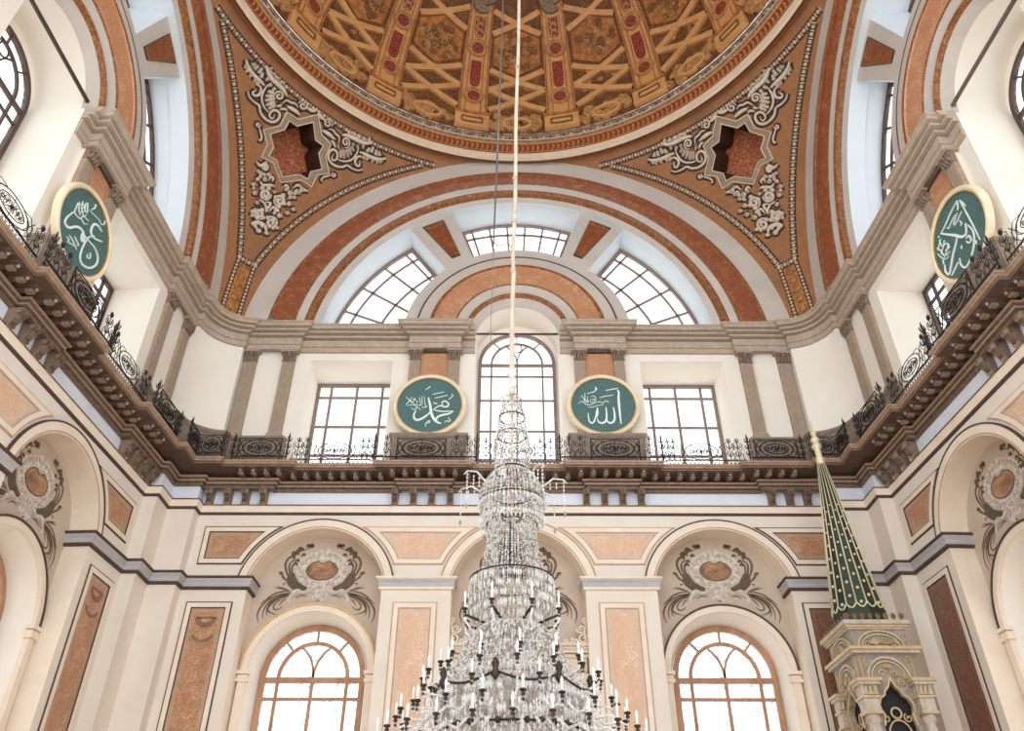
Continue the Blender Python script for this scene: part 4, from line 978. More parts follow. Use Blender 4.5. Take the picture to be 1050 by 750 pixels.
S4 = [([(268, 168), (225, 250), (190, 330), (163, 382)], 12), ([(268, 168), (272, 200), (270, 234)], 10), ([(288, 172), (330, 250), (375, 335), (420, 428)], 10), ([(284, 165), (305, 185), (325, 205)], 12), ([(160, 386), (205, 392), (255, 398), (300, 408), (328, 385), (324, 318)], 20), ([(268, 405), (258, 460), (240, 530), (228, 600), (216, 655), (192, 640), (185, 592)], 18), ([(232, 666), (255, 620), (275, 575)], 15),
      ([(340, 330), (372, 368), (382, 430), (370, 510), (345, 585), (318, 612), (292, 590), (284, 548)], 15), ([(330, 420), (345, 400), (362, 430), (345, 448), (328, 436)], 12), ([(294, 478), (306, 474)], 24), ([(392, 446), (404, 442)], 24), ([(255, 262), (235, 300), (212, 352), (200, 345)], 8), ([(268, 250), (250, 300), (245, 330)], 7), ([(298, 238), (270, 300), (250, 338)], 8), ([(285, 300), (298, 320), (290, 335)], 7),
      ([(150, 430), (170, 470), (200, 450), (215, 480), (190, 500)], 8), ([(135, 480), (160, 500), (180, 530), (210, 520), (220, 500)], 8), ([(140, 520), (165, 545), (195, 555), (212, 535)], 8), ([(160, 420), (150, 460), (140, 500)], 7), ([(185, 430), (175, 480), (160, 520)], 7), ([(210, 450), (200, 500), (185, 545)], 7), ([(150, 400), (146, 415)], 10), ([(175, 560), (180, 590)], 8)]
roundel(TB, 440.3, 415.5, 11.6, 'green roundel with white script left of the chandelier chain, a looped bowl stroke', S1, 400, 380, 10.71)
roundel(TB, 618.7, 415.7, 11.6, 'green roundel with white script right of the chandelier chain, a tall upright at right', S2, 578, 380, 10.71)
roundel(TL, 87, 238.5, 11.6, 'green roundel on the left wall with a big S-shaped white script', S3, 45, 180, 6.46, 1.36)
roundel(TR, 983.5, 241.5, 11.6, 'green roundel on the right wall with white script in two slanting strokes', S4, 940, 180, 6.46, 1.36)

# ================================================================== MARBLE WALL PANELS
def rect(u0, u1, z0, z1): return [(u0, z0), (u1, z0), (u1, z1), (u0, z1)]
def wall_panel(T, shape, label, m, mb, swag=None, line='dark_line', name='marble_panel', grp='tall marble pier panels', d=12.0):
    """shape(i) gives the outline inset by i metres"""
    if 'pale' in m: line, mb = 'pale_line', 'pale_border'
    P0 = shape(0); r = thing(name, T(sum(p[0] for p in P0)/len(P0), d, min(p[1] for p in P0)), label, 'panel', grp)
    b = MB(T)
    A, B, C, E = shape(0), shape(.04), shape(.18), shape(.215)
    b.band(A, d, A, d-.03, line); b.band(A, d-.03, B, d-.03, line); b.band(B, d-.05, C, d-.045, 'cream_molding'); b.band(B, d-.03, B, d-.05, 'cream_molding'); b.band(C, d-.045, E, d-.02, line)
    b.build('frame', r)
    b = MB(T); G = shape(.33); b.band(E, d-.012, G, d-.012, mb); b.build('border', r)
    b = MB(T); b.plate(G, [], d-.013, m); b.build('field', r)
    if swag:
        b = MB(T); u, z, w = swag
        for q in (1, .72):
            b.strip(arc(u, z, w*q, w*q*.9, PI, 2*PI, 16), .07, d-.02, d-.01, 'swag_paint')
        b.strip(arc(u, z-.5, w, w*.7, PI*1.05, 1.95*PI, 12), .09, d-.02, d-.01, 'swag_paint')
        b.strip([(u-w, z), (u+w, z)], .06, d-.02, d-.01, 'swag_paint'); b.build('painted_swag', r)
def tall(u0, u1): return lambda i: rect(u0+i, u1-i, 1.2+i, 8.7-i)
for T, u0, u1, m, mb, w in ((TB, -10.36, -8.92, 'panel_marble', 'panel_border', 'far wall, between the left corner and the left arched window'), (TB, -3.93, -2.54, 'panel_marble_pale', 'panel_marble_pale', 'far wall, just left of the chandelier'), (TB, 2.5, 3.92, 'panel_marble_pale', 'panel_marble_pale', 'far wall, just right of the chandelier'), (TB, 8.86, 10.4, 'panel_marble_dark', 'panel_border_dark', 'far wall, behind the pulpit'),
                     (TL, 8.9, 10.38, 'panel_marble', 'panel_border', 'left wall, nearest the corner'), (TR, -10.38, -8.9, 'panel_marble_dark', 'panel_border_dark', 'right wall, nearest the corner')):
    wall_panel(T, tall(u0, u1), 'tall framed marble panel, '+w, m, mb, None if 'pale' in m else ((u0+u1)/2, 8.2, (u1-u0)/2-.42))
def spandrel(uL, uR, cL, cR, z0=9.92, z1=11.23):
    """between straight sides uL/uR or arches centred cL/cR"""
    def sh(i):
        a, c = z0+i, z1-i; P = []
        def bound(z, cc, s): return cc+s*math.sqrt(max(0, (2.62+i)**2-(z-NZ)**2))
        zs = [a+(c-a)*k/10 for k in range(11)]
        right = [(bound(z, cR, -1) if cR is not None else uR-i, z) for z in zs]
        left = [(bound(z, cL, 1) if cL is not None else uL+i, z) for z in zs]
        return left[::-1]+right if False else ([left[0]]+[]+right+left[::-1][:-1])
    return sh
for T, uL, uR, cL, cR, m, mb, w in ((TB, -10.33, 0, None, -6.45, 'panel_marble', 'panel_border', 'far wall, left end'), (TB, 0, 0, -6.45, 0, 'panel_marble_pale', 'panel_marble_pale', 'far wall, between the left arch and the chandelier'), (TB, 0, 0, 0, 6.5, 'panel_marble_pale', 'panel_marble_pale', 'far wall, between the chandelier and the right arch'), (TB, 0, 10.35, 6.5, None, 'panel_marble', 'panel_border', 'far wall, beside the pulpit spire'),
                                (TL, 0, 10.35, 6.45, None, 'panel_marble', 'panel_border', 'left wall, near the corner'), (TL, 0, 0, 0, 6.45, 'panel_marble_pale', 'panel_marble_pale', 'left wall, at the picture edge'), (TR, -10.35, 0, None, -6.45, 'panel_marble', 'panel_border', 'right wall, near the corner'), (TR, 0, 0, -6.45, 0, 'panel_marble_pale', 'panel_marble_pale', 'right wall, at the picture edge')):
    wall_panel(T, spandrel(uL, uR, cL, cR), 'framed spandrel panel beside an arch, '+w, m, mb, name='spandrel_panel', grp='spandrel panels under the gallery')
# keystone panels in the lunettes
for T, s, w in ((TB, -1, 'far lunette, left of the fan window'), (TB, 1, 'far lunette, right of the fan window'), (lun('left'), 1, 'left lunette'), (lun('right'), -1, 'right lunette')):
    P = [(s*x, z) for x, z in ((4.06, 25.12), (3.18, 25.58), (2.36, 23.5), (2.72, 23.32))]; c = np.mean(P, axis=0)
    sh = lambda f, P=P, c=c: [tuple(c+(np.array(p)-c)*f) for p in P]
    r = thing('keystone_panel', T(c[0], 12, P[3][1]), 'tapering orange marble panel in the '+w, 'panel', 'tapering lunette panels')
    b = MB(T); b.band(sh(1.0), 12, sh(1.0), 11.96, 'dark_line'); b.band(sh(1), 11.96, sh(.93), 11.96, 'dark_line'); b.band(sh(.93), 11.96, sh(.8), 11.985, 'gold_band'); b.build('frame', r)
    b = MB(T); b.plate(sh(.8), [], 11.985, 'orange_marble'); b.build('field', r)

# ================================================================== PAINTED CARTOUCHES IN THE NICHES
KX = 552.0
half = []   # strokes in view coordinates (7x from 250,545), left half
def cs(p, w, m): half.append((p, w, m))
for i in range(15):
    a = PI/2+PI*i/14; cs([(KX+170*math.cos(a)*.62, 282-118*math.sin(a)*.62), (KX+165*math.cos(a+.06), 282-120*math.sin(a+.06))], 40, 'paint_white')
for i in range(12):
    a = PI/2+.1+PI*i/12; cs([(KX+(150+14*math.cos(5*i))*math.cos(a)+12*math.cos(k), 282-(112+10*math.sin(3*i))*math.sin(a)+9*math.sin(k)) for k in (0, 1.5, 3, 4.5, 5.8)], 9, 'paint_grey')
cs([(318, 300), (322, 345), (350, 385), (395, 408), (440, 412)], 62, 'paint_dark'); cs([(345, 300), (352, 345), (380, 380)], 30, 'paint_dark')
cs([(352, 372), (312, 330), (292, 280), (290, 230), (315, 192), (345, 185), (352, 205), (335, 222)], 18, 'paint_brown'); cs([(340, 340), (318, 290), (318, 240), (340, 210)], 14, 'paint_dark'); cs([(352, 350), (336, 300), (338, 250), (362, 215)], 14, 'paint_brown')
cs([(330, 380), (290, 350), (262, 318), (246, 300), (262, 296), (275, 312)], 16, 'paint_dark'); cs([(300, 372), (272, 378), (278, 390)], 9, 'paint_brown')
for x, y in ((395, 128), (380, 145), (470, 115), (455, 108), (345, 180), (372, 165), (420, 175), (375, 215), (410, 135), (480, 105), (362, 240), (350, 160)): cs([(x-18, y+9), (x, y-9), (x+16, y+7)], 19, 'paint_dark')
cs([(345, 190), (390, 150), (440, 130), (475, 122)], 6, 'paint_brown')
for k in range(5): cs([(KX, 190), (KX-14*k, 130+8*k)], 12, 'paint_white')
cs([(505, 420), (470, 450), (480, 480), (505, 490), (520, 470)], 20, 'paint_white'); cs([(552, 400), (540, 440), (545, 480), (540, 505)], 34, 'paint_white'); cs([(500, 415), (450, 425), (410, 440), (370, 425), (335, 450), (310, 490), (322, 512)], 22, 'paint_white'); cs([(480, 440), (430, 455), (390, 450), (350, 470), (330, 478)], 14, 'paint_grey'); cs([(470, 468), (500, 492), (530, 500)], 10, 'paint_brown'); cs([(440, 470), (400, 462), (360, 484)], 8, 'paint_brown')
for p, w in (([(330, 435), (280, 432), (210, 450), (150, 490), (105, 525)], 10), ([(330, 442), (250, 455), (170, 490), (110, 545), (86, 600), (92, 655)], 11), ([(320, 450), (240, 470), (170, 510), (130, 570), (122, 630)], 9), ([(320, 456), (255, 478), (190, 520), (150, 580), (160, 610)], 8), ([(318, 462), (250, 492), (205, 530), (205, 560), (235, 560), (265, 540)], 9), ([(300, 480), (262, 505), (240, 535)], 8), ([(205, 404), (255, 412), (310, 428)], 7), ([(225, 392), (270, 408), (320, 425)], 6)): cs(p, w*1.2, 'paint_brown')
for k in range(7): cs([(330-4*k, 440+4*k), (270-10*k, 452+8*k), (190-12*k+k*k, 500+12*k), (150-6*k+4*k*k, 560+8*k)], 6, 'paint_dark' if k % 2 else 'paint_brown')
cs([(262, 330), (244, 306)], 10, "paint_ochre")
def cartouche(T, c, label):
    d = 12.72; r = thing('painted_cartouche', T(c, d, 8.75), label, 'wall painting', 'painted cartouches in the niches')
    u0, z0 = hit(TB, 250+KX/7, 545+282/7, d); parts = {}
    for p, w, m in half:
        P = [hit(TB, 250+x/7, 545+y/7, d) for x, y in p]; P = smooth_pts(P) if len(P) > 2 else P
        for s in (-1, 1): parts.setdefault(m, []).append(([(c+s*(u-u0), z) for u, z in P], w/7/30.5))
    for lv, (m, nm) in enumerate((('paint_brown', 'plume_leaves'), ('paint_dark', 'leaves'), ('paint_white', 'wreath'), ('paint_grey', 'shading'), ('paint_ochre', 'ochre_flower'))):
        b = MB(T)
        for q, (P, w) in enumerate(parts.get(m, [])):
            n = len(P); tp = taper(n, w, .3, .4) if n > 2 else [w*.7, w]
            L, Rr = [], []
            for i in range(n):
                a, e = np.array(P[max(i-1, 0)]), np.array(P[min(i+1, n-1)]); t = (e-a)/max(1e-6, np.linalg.norm(e-a)); nn = np.array([-t[1], t[0]])*tp[i]/2
                L.append(tuple(np.array(P[i])+nn)); Rr.append(tuple(np.array(P[i])-nn))
            dd = d-.004-lv*.004-(q % 7)*.0004
            b.add([(x, dd, z) for x, z in L+Rr], [(i, i+1, n+i+1, n+i) for i in range(n-1)], m)
            if m in ('paint_white', 'paint_dark') and n == 2:
                b.add([(P[1][0]+w*.55*math.cos(2*PI*k/10), dd-.0002, P[1][1]+w*.5*math.sin(2*PI*k/10)) for k in range(10)], [tuple(range(10))], m)
        if b.v: b.build(nm, r)
    b = MB(T); a = .5; O = [(c+a*1.02*math.cos(t)*(1), z0+a*.66*math.sin(t)-(.09 if abs(t-PI/2) < .25 else 0)) for t in [2*PI*i/40 for i in range(40)]]
    b.plate(O, [], d-.03, 'paint_oval'); b.strip(O, .035, d-.034, d-.028, 'paint_brown', closed=True); b.build('oval', r)
cartouche(TB, -6.45, 'painted leafy cartouche with brown oval above the left far window')
cartouche(TB, 6.5, 'painted leafy cartouche with brown oval above the far window beside the pulpit')
cartouche(TB, 0, 'painted leafy cartouche half hidden behind the chandelier')
cartouche(TL, 6.45, 'painted leafy cartouche with brown oval in the left wall niche')
cartouche(TR, -6.45, 'painted leafy cartouche with brown oval in the right wall niche')

# ================================================================== TIE RODS
for T, w in ((TB, 'far wall, above the tall middle window'), (TL, 'left wall arch at the picture edge'), (TR, 'right wall arch at the picture edge')):
    b = MB(T); dr = 12.5 if T is TB else 12.05; b.tube([(-1.66, dr, 19.72), (1.66, dr, 19.72)], .045 if T is TB else .06, 'rod_iron', 8)
    tag(b.build('tie_rod'), 'dark iron tie rod, '+w, 'tie rod', 'iron tie rods')

# ================================================================== GALLERY RAILING
def rail_loops(b, T, u0, u1, z, d):
    n = max(1, round((u1-u0)/.14)); w = (u1-u0)/n
    for i in range(n):
        c = u0+w*(i+.5); b.tube([(c-w*.45, d, z), (c-w*.3, d, z+.1), (c, d, z+.13), (c+w*.3, d, z+.1), (c+w*.45, d, z)], .011, 'iron', 4)
    b.tube([(u0, d, z-.01), (u1, d, z-.01)], .018, 'iron', 5); b.tube([(u0, d, z+.15), (u1, d, z+.15)], .022, 'iron', 5)
def finial(T, u, d, r):
    b = MB(T); z = 13.28
    b.tube([(u, d, z), (u, d, 14.0)], .014, 'iron', 5)
    for zz, s in ((13.42, .09), (13.72, .11), (13.95, .07)):
        for q in (-1, 1):
            b.tube([(u, d, zz), (u+q*s*.7, d, zz+.05), (u+q*s, d, zz+.13), (u+q*s*.6, d, zz+.17)], [.013, .018, .013, .007], 'iron', 5)
            b.tube([(u, d, zz), (u, d+q*s*.5, zz+.06), (u, d+q*s*.6, zz+.14)], [.012, .013, .007], 'iron', 4)
    b.tube([(u, d, 14.0), (u, d, 14.08), (u, d, 14.16)], [.022, .028, .006], 'iron', 5)
    for q in (-1, 1): b.tube([(u+q*.17, d, 13.3), (u+q*.16, d, 13.5), (u+q*.05, d, 13.62), (u+q*.16, d, 13.74), (u+q*.16, d, 13.9), (u+q*.08, d, 13.96)], .013, 'iron', 4)
    b.build('finial', r)
def oval(T, u0, u1, d, r, light=False):
    b = MB(T); c = (u0+u1)/2; a = (u1-u0)/2*.8; z = 13.62; rr = .013 if light else .018
    for f, h in ((1, .31), (.72, .2)): b.tube([(c+a*f*math.cos(2*PI*i/28), d, z+h*math.sin(2*PI*i/28)) for i in range(28)], rr, 'iron', 5, closed=True)
    for s in (-1, 1):
        for q in (-1, 1):
            b.tube([(c+s*a*.35, d, z+q*.3), (c+s*a*.8, d, z+q*.18), (c+s*a*1.0, d, z-q*.05), (c+s*a*1.22, d, z-q*.28)], rr, 'iron', 4)
            b.tube([(x, d, y) for x, y in spiral(c+s*a*.34, z+q*.055, .1 if light else .12, 1.3, 1+s, q, 10)], rr*.85, 'iron', 4)
            b.tube([(x, d, y) for x, y in spiral(c+s*a*.12, z+q*.07, .07, 1.2, 2*s, -q, 8)], rr*.8, 'iron', 4)
    for k in range(6): b.tube([(c+a*.5*(k-2.5)/2.5, d, z-.05), (c+a*.5*(k-2.5)/2.5+.04, d, z+.06)], rr*1.3, 'iron', 4)
    for s in (-1, 1):
        for q in (-1, 1):
            b.tube([(c+s*a*.55, d, z+q*.28), (c+s*a*.95, d, z+q*.3), (c+s*a*1.15, d, z+q*.12), (c+s*a*1.22, d, z-q*.1), (c+s*a*1.08, d, z-q*.2)], rr*.85, 'iron', 4)
            b.tube([(x, d, y) for x, y in spiral(c+s*a*.56, z+q*.03, .08, 1.2, 1+s, -q, 8)], rr*.8, 'iron', 4)
    b.tube([(c, d, z-.3), (c, d, z+.3)], rr*.8, 'iron', 4); b.ball((c, d, z), .045, 'iron', 6)
    b.build('scroll_panel', r)
def post(T, u, d, r):
    b = MB(T); b.tube([(u, d, 13.12), (u, d, 13.2), (u, d, 13.9), (u, d, 14.05), (u, d, 14.2)], [.045, .026, .026, .035, .008], 'iron', 6)
    for zz in (13.35, 13.6, 13.85):
        for a in (0, PI/2, PI, 1.5*PI):
            ca, sa = math.cos(a)*.1, math.sin(a)*.1
            b.tube([(u, d, zz), (u+ca*.7, d+sa*.7, zz+.04), (u+ca, d+sa, zz+.13), (u+ca*.5, d+sa*.5, zz+.18)], [.014, .02, .014, .007], 'iron', 5)
    b.build('post', r)
def railing(T, u0, u1, d, items, label):
    r = thing('balcony_railing', T((u0+u1)/2, d, 13.12), label, 'railing', 'iron gallery railings')
    b = MB(T); rail_loops(b, T, u0, u1, 13.14, d); b.build('bottom_rail', r)
    for it in items:
        k = it[0]
        if k == 'o':
            oval(T, it[1], it[2], d, r, len(it) > 3)
            if len(it) > 3: continue
            b = MB(T); b.tube([(it[1], d, 13.98), (it[2], d, 13.98)], .018, 'iron', 5)
            for e in (it[1], it[2]): b.tube([(e, d, 13.14), (e, d, 14.0)], .018, 'iron', 5)
            b.build('top_rail', r)
        elif k == 'f':
            for u in it[1]: finial(T, u, d, r)
        elif k == 'p':
            for u in it[1]: post(T, u, d, r)
D1, D0 = 10.93, 11.13
def rails(T, s, wall):
    """one half of a wall's railing, s=1 for u>0"""
    def o(a, c, *k): return ('o', min(s*a, s*c), max(s*a, s*c))+k
    U = lambda *q: [s*x for x in q]
    side = {(1, 'far'): 'right of the chandelier', (-1, 'far'): 'left of the chandelier'}.get((s, wall), 'of the %s gallery' % wall)
    E = lambda a, c: (min(s*a, s*c), max(s*a, s*c))
    railing(T, *E(1.4, 4.95), D1, [o(2.45, 4.1), ('f', U(2.1, 1.72, 4.45)), ('p', U(1.4, 4.85))], 'black wrought iron railing panel below the roundel '+side)
    railing(T, *E(4.98, 7.72), D0, [('f', U(5.1, 5.3)), o(5.5, 6.95, 1), ('f', U(7.2, 7.48))], 'black wrought iron railing in front of the square window '+side)
    railing(T, *E(7.75, 9.62), D1, [('p', U(7.78, 9.6)), o(8.0, 9.45)], 'black wrought iron railing panel near the corner '+side)
rails(TB, -1, 'far'); rails(TB, 1, 'far'); rails(TL, 1, 'left'); rails(TR, -1, 'right')
railing(TB, -1.35, 1.35, D0, [('f', (-1.1, -.75, .75, 1.1)), ('o', -.6, .6, 1)], 'black wrought iron railing in front of the tall middle window of the far gallery')
railing(TL, -1.35, 1.35, D0, [('f', (1.15, -1.15)), ('o', -.8, .9, 1)], 'black wrought iron railing in front of the middle window of the left gallery')
railing(TR, -1.35, 1.35, D0, [('f', (1.15, -1.15)), ('o', -.9, .8, 1)], 'black wrought iron railing in front of the middle window of the right gallery')
for s, w in ((-1, 'left'), (1, 'right')):
    def Tc(u, d, z, s=s):   # short returns round the corner, u measured along the far side
        return (s*(10.72-u), 10.72-d, z)
    Tc.P0 = None
    r = thing('balcony_railing', Tc(0, 0, 13.12), 'black wrought iron corner railing at the %s corner of the gallery' % w, 'railing', 'iron gallery railings')
    for T2 in (lambda u, d, z: (s*(10.72-u), 10.72, z), lambda u, d, z: (s*10.72, 10.72-u, z)):
        b = MB(T2); rail_loops(b, T2, 0, .85, 13.14, 0); b.build('bottom_rail', r)
        b = MB(T2); b.tube([(0, 0, 13.98), (.85, 0, 13.98)], .018, 'iron', 5); b.build('top_rail', r)
        oval(T2, 0, .85, 0, r)
        post(T2, .85, 0, r)
# ================================================================== MIHRAB behind the chandelier
r = thing('prayer_niche', TB(0, 12.4, -1.6), 'pale carved stone prayer niche with molded cornice behind the chandelier', 'prayer niche')
b = MB(TB)
for z0, z1, e in ((7.4, 7.5, .1), (7.32, 7.4, .04), (7.22, 7.32, 0), (7.1, 7.2, -.08)): b.box(-2.2-e, 2.2+e, 12.2-e, 12.72, z0, z1, 'mihrab_stone')
b.box(-2.08, 2.08, 12.34, 12.72, 6.7, 7.14, 'mihrab_stone'); b.build('cornice', r)
b = MB(TB)
for k in range(24): b.box(-2.05+.172*k, -1.97+.172*k, 12.28, 12.36, 6.72, 6.84, 'mihrab_stone')
b.build('dentil', r)
b = MB(TB); b.plate([(-2.08, -1.6), (2.08, -1.6), (2.08, 6.7), (-2.08, 6.7)], [[(-1.3, -1.4), (1.3, -1.4), (1.3, 4.2)]+arc(0, 4.2, 1.3, 1.6, .1, PI-.1, 16)+[(-1.3, 4.2)]], 12.4, 'mihrab_stone'); b.plate([(-1.5, -1.5), (1.5, -1.5), (1.5, 6.2), (-1.5, 6.2)], [], 12.68, 'taupe_plaster'); b.build('back', r)
for s, q in ((-1, 'left'), (1, 'right')):
    b = MB(TB); x = s*1.78
    b.box(x-.3, x+.3, 12.26, 12.4, -1.6, 6.3, 'mihrab_stone'); b.box(x-.34, x+.34, 12.2, 12.4, 6.3, 6.6, 'mihrab_stone')
    for k in range(14):
        z = 5.9-.55*k
        b.strip([(x-.22, z), (x, z-.27), (x+.22, z), (x, z+.27)], .035, 12.235, 12.27, 'cream_molding', closed=True)
    b.build('side_pilaster', r)
    b = MB(TB)
    for (cx, cz, rr, a) in ((2.0, 7.68, .17, 0), (1.75, 7.62, .13, 2), (1.95, 8.0, .15, 3), (2.1, 8.25, .1, 1), (1.45, 7.6, .1, 4)):
        b.tube([(s*x_, 12.4, z) for x_, z in spiral(cx, cz, rr, 1.4, a)], .035, 'cream_molding', 5)
    b.tube([(s*2.12, 12.4, 7.5), (s*2.05, 12.4, 7.85), (s*2.1, 12.4, 8.1), (s*2.0, 12.4, 8.36)], [.05, .04, .035, .01], 'cream_molding', 5)
    b.tube([(s*1.4, 12.4, 7.5), (s*1.7, 12.4, 7.55), (s*2.1, 12.4, 7.55)], .05, 'cream_molding', 5); b.build('crest_scroll', r)

# ================================================================== PULPIT KIOSK AND SPIRE
PX, PY = 9.63, 9.85
r = thing('pulpit', (PX, PY, -1.6), 'carved stone pulpit kiosk with a tall green and gold fluted spire', 'pulpit')
b = MB(); b.box(8.62, 10.78, 8.75, 10.9, -1.6, 2.4, 'pulpit_marble'); b.box(8.55, 10.85, 8.68, 10.97, 2.4, 2.55, 'pulpit_gold'); b.build('platform', r)
b = MB()
for x0, x1, y0, y1, z0, z1, m in ((8.73, 10.53, 8.86, 10.86, 7.04, 7.15, 'pulpit_marble'), (8.79, 10.47, 8.92, 10.8, 6.97, 7.04, 'pulpit_gold'), (8.83, 10.43, 8.96, 10.76, 6.92, 6.97, 'pulpit_marble'), (8.72, 10.66, 8.82, 10.9, 6.36, 6.44, 'pulpit_gold'), (8.78, 10.58, 8.88, 10.84, 6.28, 6.36, 'pulpit_marble')): b.box(x0, x1, y0, y1, z0, z1, m)
b.build('cornice', r)
def face(front):   # local (u, d, z) of a kiosk face
    if front: return lambda u, d, z: (PX+u, 9.02-d, z)
    return lambda u, d, z: (8.9-d, PY-u, z)
for fr in (True, False):
    Tf = face(fr); h = .74 if fr else .84
    b = MB(Tf); b.plate(rect(-h, h, 6.42, 6.94), [], 0, 'kiosk_panel')
    b.strip(arc(0, 6.46, h*.82, .42, .05, PI-.05, 20), .05, .06, 0, 'pulpit_gold'); b.strip(arc(0, 6.46, h*.68, .33, .05, PI-.05, 20), .035, .05, 0, 'pulpit_marble')
    for a in range(9):
        t = PI*(.1+.8*a/8); b.tube([(.1*math.cos(t), .03, 6.5+.06*math.sin(t)), (.3*math.cos(t), .05, 6.5+.22*math.sin(t))], [.02, .045], 'pulpit_gold', 5)
    for q in (-1, 1): b.tube([(x, .03, z) for x, z in spiral(q*.36, 6.53, .09, 1.3, 0)], .02, 'pulpit_gold', 5)
    b.build('tympanum', r)
    b = MB(Tf); z0 = 2.55
    og = [(-.42, z0), (-.42, 4.5), (-.36, 4.75), (-.42, 4.85), (-.44, 5.0), (-.36, 5.16), (-.24, 5.24), (-.22, 5.32), (-.1, 5.44), (0, 5.66), (.1, 5.44), (.22, 5.32), (.24, 5.24), (.36, 5.16), (.44, 5.0), (.42, 4.85), (.36, 4.75), (.42, 4.5), (.42, z0)]
    if not fr: og = [(x*1.05, z) for x, z in og]
    b.plate(rect(-h, h, z0, 6.3), [og], 0, 'kiosk_panel'); b.band(og, 0, og, -.14, 'pulpit_marble'); b.build('arcade_wall', r)
    b = MB(Tf); b.strip(og[1:-1], .05, .05, -.02, 'pulpit_gold')
    b.strip(arc(0, 5.62, h*.74, .56, .05, PI-.05, 22), .06, .06, 0, 'pulpit_marble'); b.strip(arc(0, 5.62, h*.62, .46, .05, PI-.05, 22), .035, .05, 0, 'pulpit_gold')
    for q in (-1, 1):
        for (x, z, rr) in ((.3, 5.55, .1), (.16, 5.78, .1), (.42, 5.7, .07), (.05, 5.95, .06)): b.tube([(u, .03, w) for u, w in spiral(q*x, z, rr, 1.3, 1+q)], .022, 'pulpit_gold', 5)
        b.strip(rect(q*(h-.12)-.06, q*(h-.12)+.06, 5.7, 6.2), .02, .04, 0, 'pulpit_gold', closed=True)
    b.tube([(.13*math.cos(2*PI*k/16), -.1, 4.82+.13*math.sin(2*PI*k/16)) for k in range(16)], .03, 'pulpit_gold', 5, closed=True)
    for q in (-1, 1): b.tube([(u, -.1, w) for u, w in spiral(q*.28, 4.7, .12, 1.3, 2)], .022, 'pulpit_gold', 5)
    b.tube(arc_ := [(.3*math.cos(t), -.1, 4.25+.4*math.sin(t)) for t in [PI*k/12 for k in range(13)]], .025, 'pulpit_gold', 5)
    b.build('arch_ornament', r)
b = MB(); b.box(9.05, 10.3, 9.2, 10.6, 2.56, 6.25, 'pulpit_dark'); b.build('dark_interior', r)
b = MB(); b.plate([(8.9, 2.55), (10.37, 2.55), (10.37, 6.94), (8.9, 6.94)], [], 10.7, 'pulpit_marble')
b.add([(10.37, 9.02, 2.55), (10.37, 10.7, 2.55), (10.37, 10.7, 6.94), (10.37, 9.02, 6.94)], [(0, 1, 2, 3)], 'pulpit_marble'); b.build('rear_wall', r)
for x in (8.95, 10.36):
    for y in (8.98, 10.68):
        b = MB(); c = (x, y, 0)
        b.box(x-.3, x+.34, y-.3, y+.3, 5.52, 5.6, 'pulpit_gold'); b.box(x-.26, x+.28, y-.26, y+.26, 5.44, 5.52, 'pulpit_marble'); b.box(x-.2, x+.2, y-.2, y+.2, 5.2, 5.44, 'pulpit_marble')
        for k in (-.11, 0, .11): b.tube([(x+k, y-.2, 5.22), (x+k, y-.26, 5.36), (x+k, y-.22, 5.42)], [.03, .045, .02], 'pulpit_gold', 5)
        b.box(x-.23, x+.23, y-.23, y+.23, 5.12, 5.18, 'pulpit_gold'); b.box(x-.19, x+.19, y-.19, y+.19, 4.8, 5.12, 'pulpit_marble'); b.box(x-.22, x+.22, y-.22, y+.22, 4.74, 4.8, 'pulpit_gold')
        b.lathe([(.16, 4.74), (.19, 4.6), (.13, 4.52), (.15, 4.4), (.14, 3.4), (.17, 2.9), (.2, 2.8), (.2, 2.55)], c, 'pulpit_marble', 12); b.build('column', r)
def palm(b, x, y, z, s, ax):
    for a in (-.9, -.45, 0, .45, .9):
        dx = math.sin(a)*.09*s; p = (x+dx*.8, y, z+.04+math.cos(a)*.15*s) if ax == 0 else (x, y+dx*.8, z+.04+math.cos(a)*.15*s)
        b.tube([(x, y, z), p], [.012, .02], 'crest_gold', 5)
b = MB()
for k in range(8): palm(b, 8.9+.212*k, 8.98, 7.15, 1.2, 0); palm(b, 8.86, 9.05+.24*k, 7.15, 1.2, 1)
b.build('crest', r)
# spire
sp = MB(); NF = 16
sp.lathe([(.73, 7.15), (.74, 7.3), (.725, 7.5), (.715, 7.56), (.10, 12.5)], (PX, PY, 0), 'spire_green', NF, smooth=False); spire = sp.build('spire', r)
b = MB()
def rz(z): return .715+(.10-.715)*(z-7.56)/(12.5-7.56)
for k in range(NF):
    a0, a1 = 2*PI*k/NF, 2*PI*(k+1)/NF
    b.tube([(PX+(rz(z)+.012)*math.sin(a0), PY+(rz(z)+.012)*math.cos(a0), z) for z in (7.75, 9.5, 11, 12.45)], [.026, .022, .018, .012], 'spire_gold', 5)
    am = (a0+a1)/2
    b.tube([(PX+(rz(7.66)+.012)*math.sin(a0+(a1-a0)*q/8), PY+(rz(7.66)+.012)*math.cos(a0+(a1-a0)*q/8), 7.75-.14*math.sin(PI*q/8)) for q in range(9)], .024, 'spire_gold', 5)
    for q in range(9):
        z = 7.76+.42*q+(.2 if k % 2 else 0)
        if q < 8: b.ball((PX+(rz(z)*.985+.004)*math.sin(am), PY+(rz(z)*.985+.004)*math.cos(am), z), .05-.003*q, 'spire_gold', 6)
b.build('gold_rib', r)
b = MB(); b.lathe([(.12, 12.42), (.13, 12.5), (.12, 12.55), (.15, 12.6), (.1, 12.7), (.1, 12.98), (.15, 13.04), (.16, 13.12), (.09, 13.2), (.13, 13.28), (.14, 13.36), (.06, 13.46), (.1, 13.56), (.1, 13.62), (.03, 13.7), (.02, 14.06), (.0, 14.1)], (PX, PY, 0), 'spire_gold', 14); b.build('finial', r)

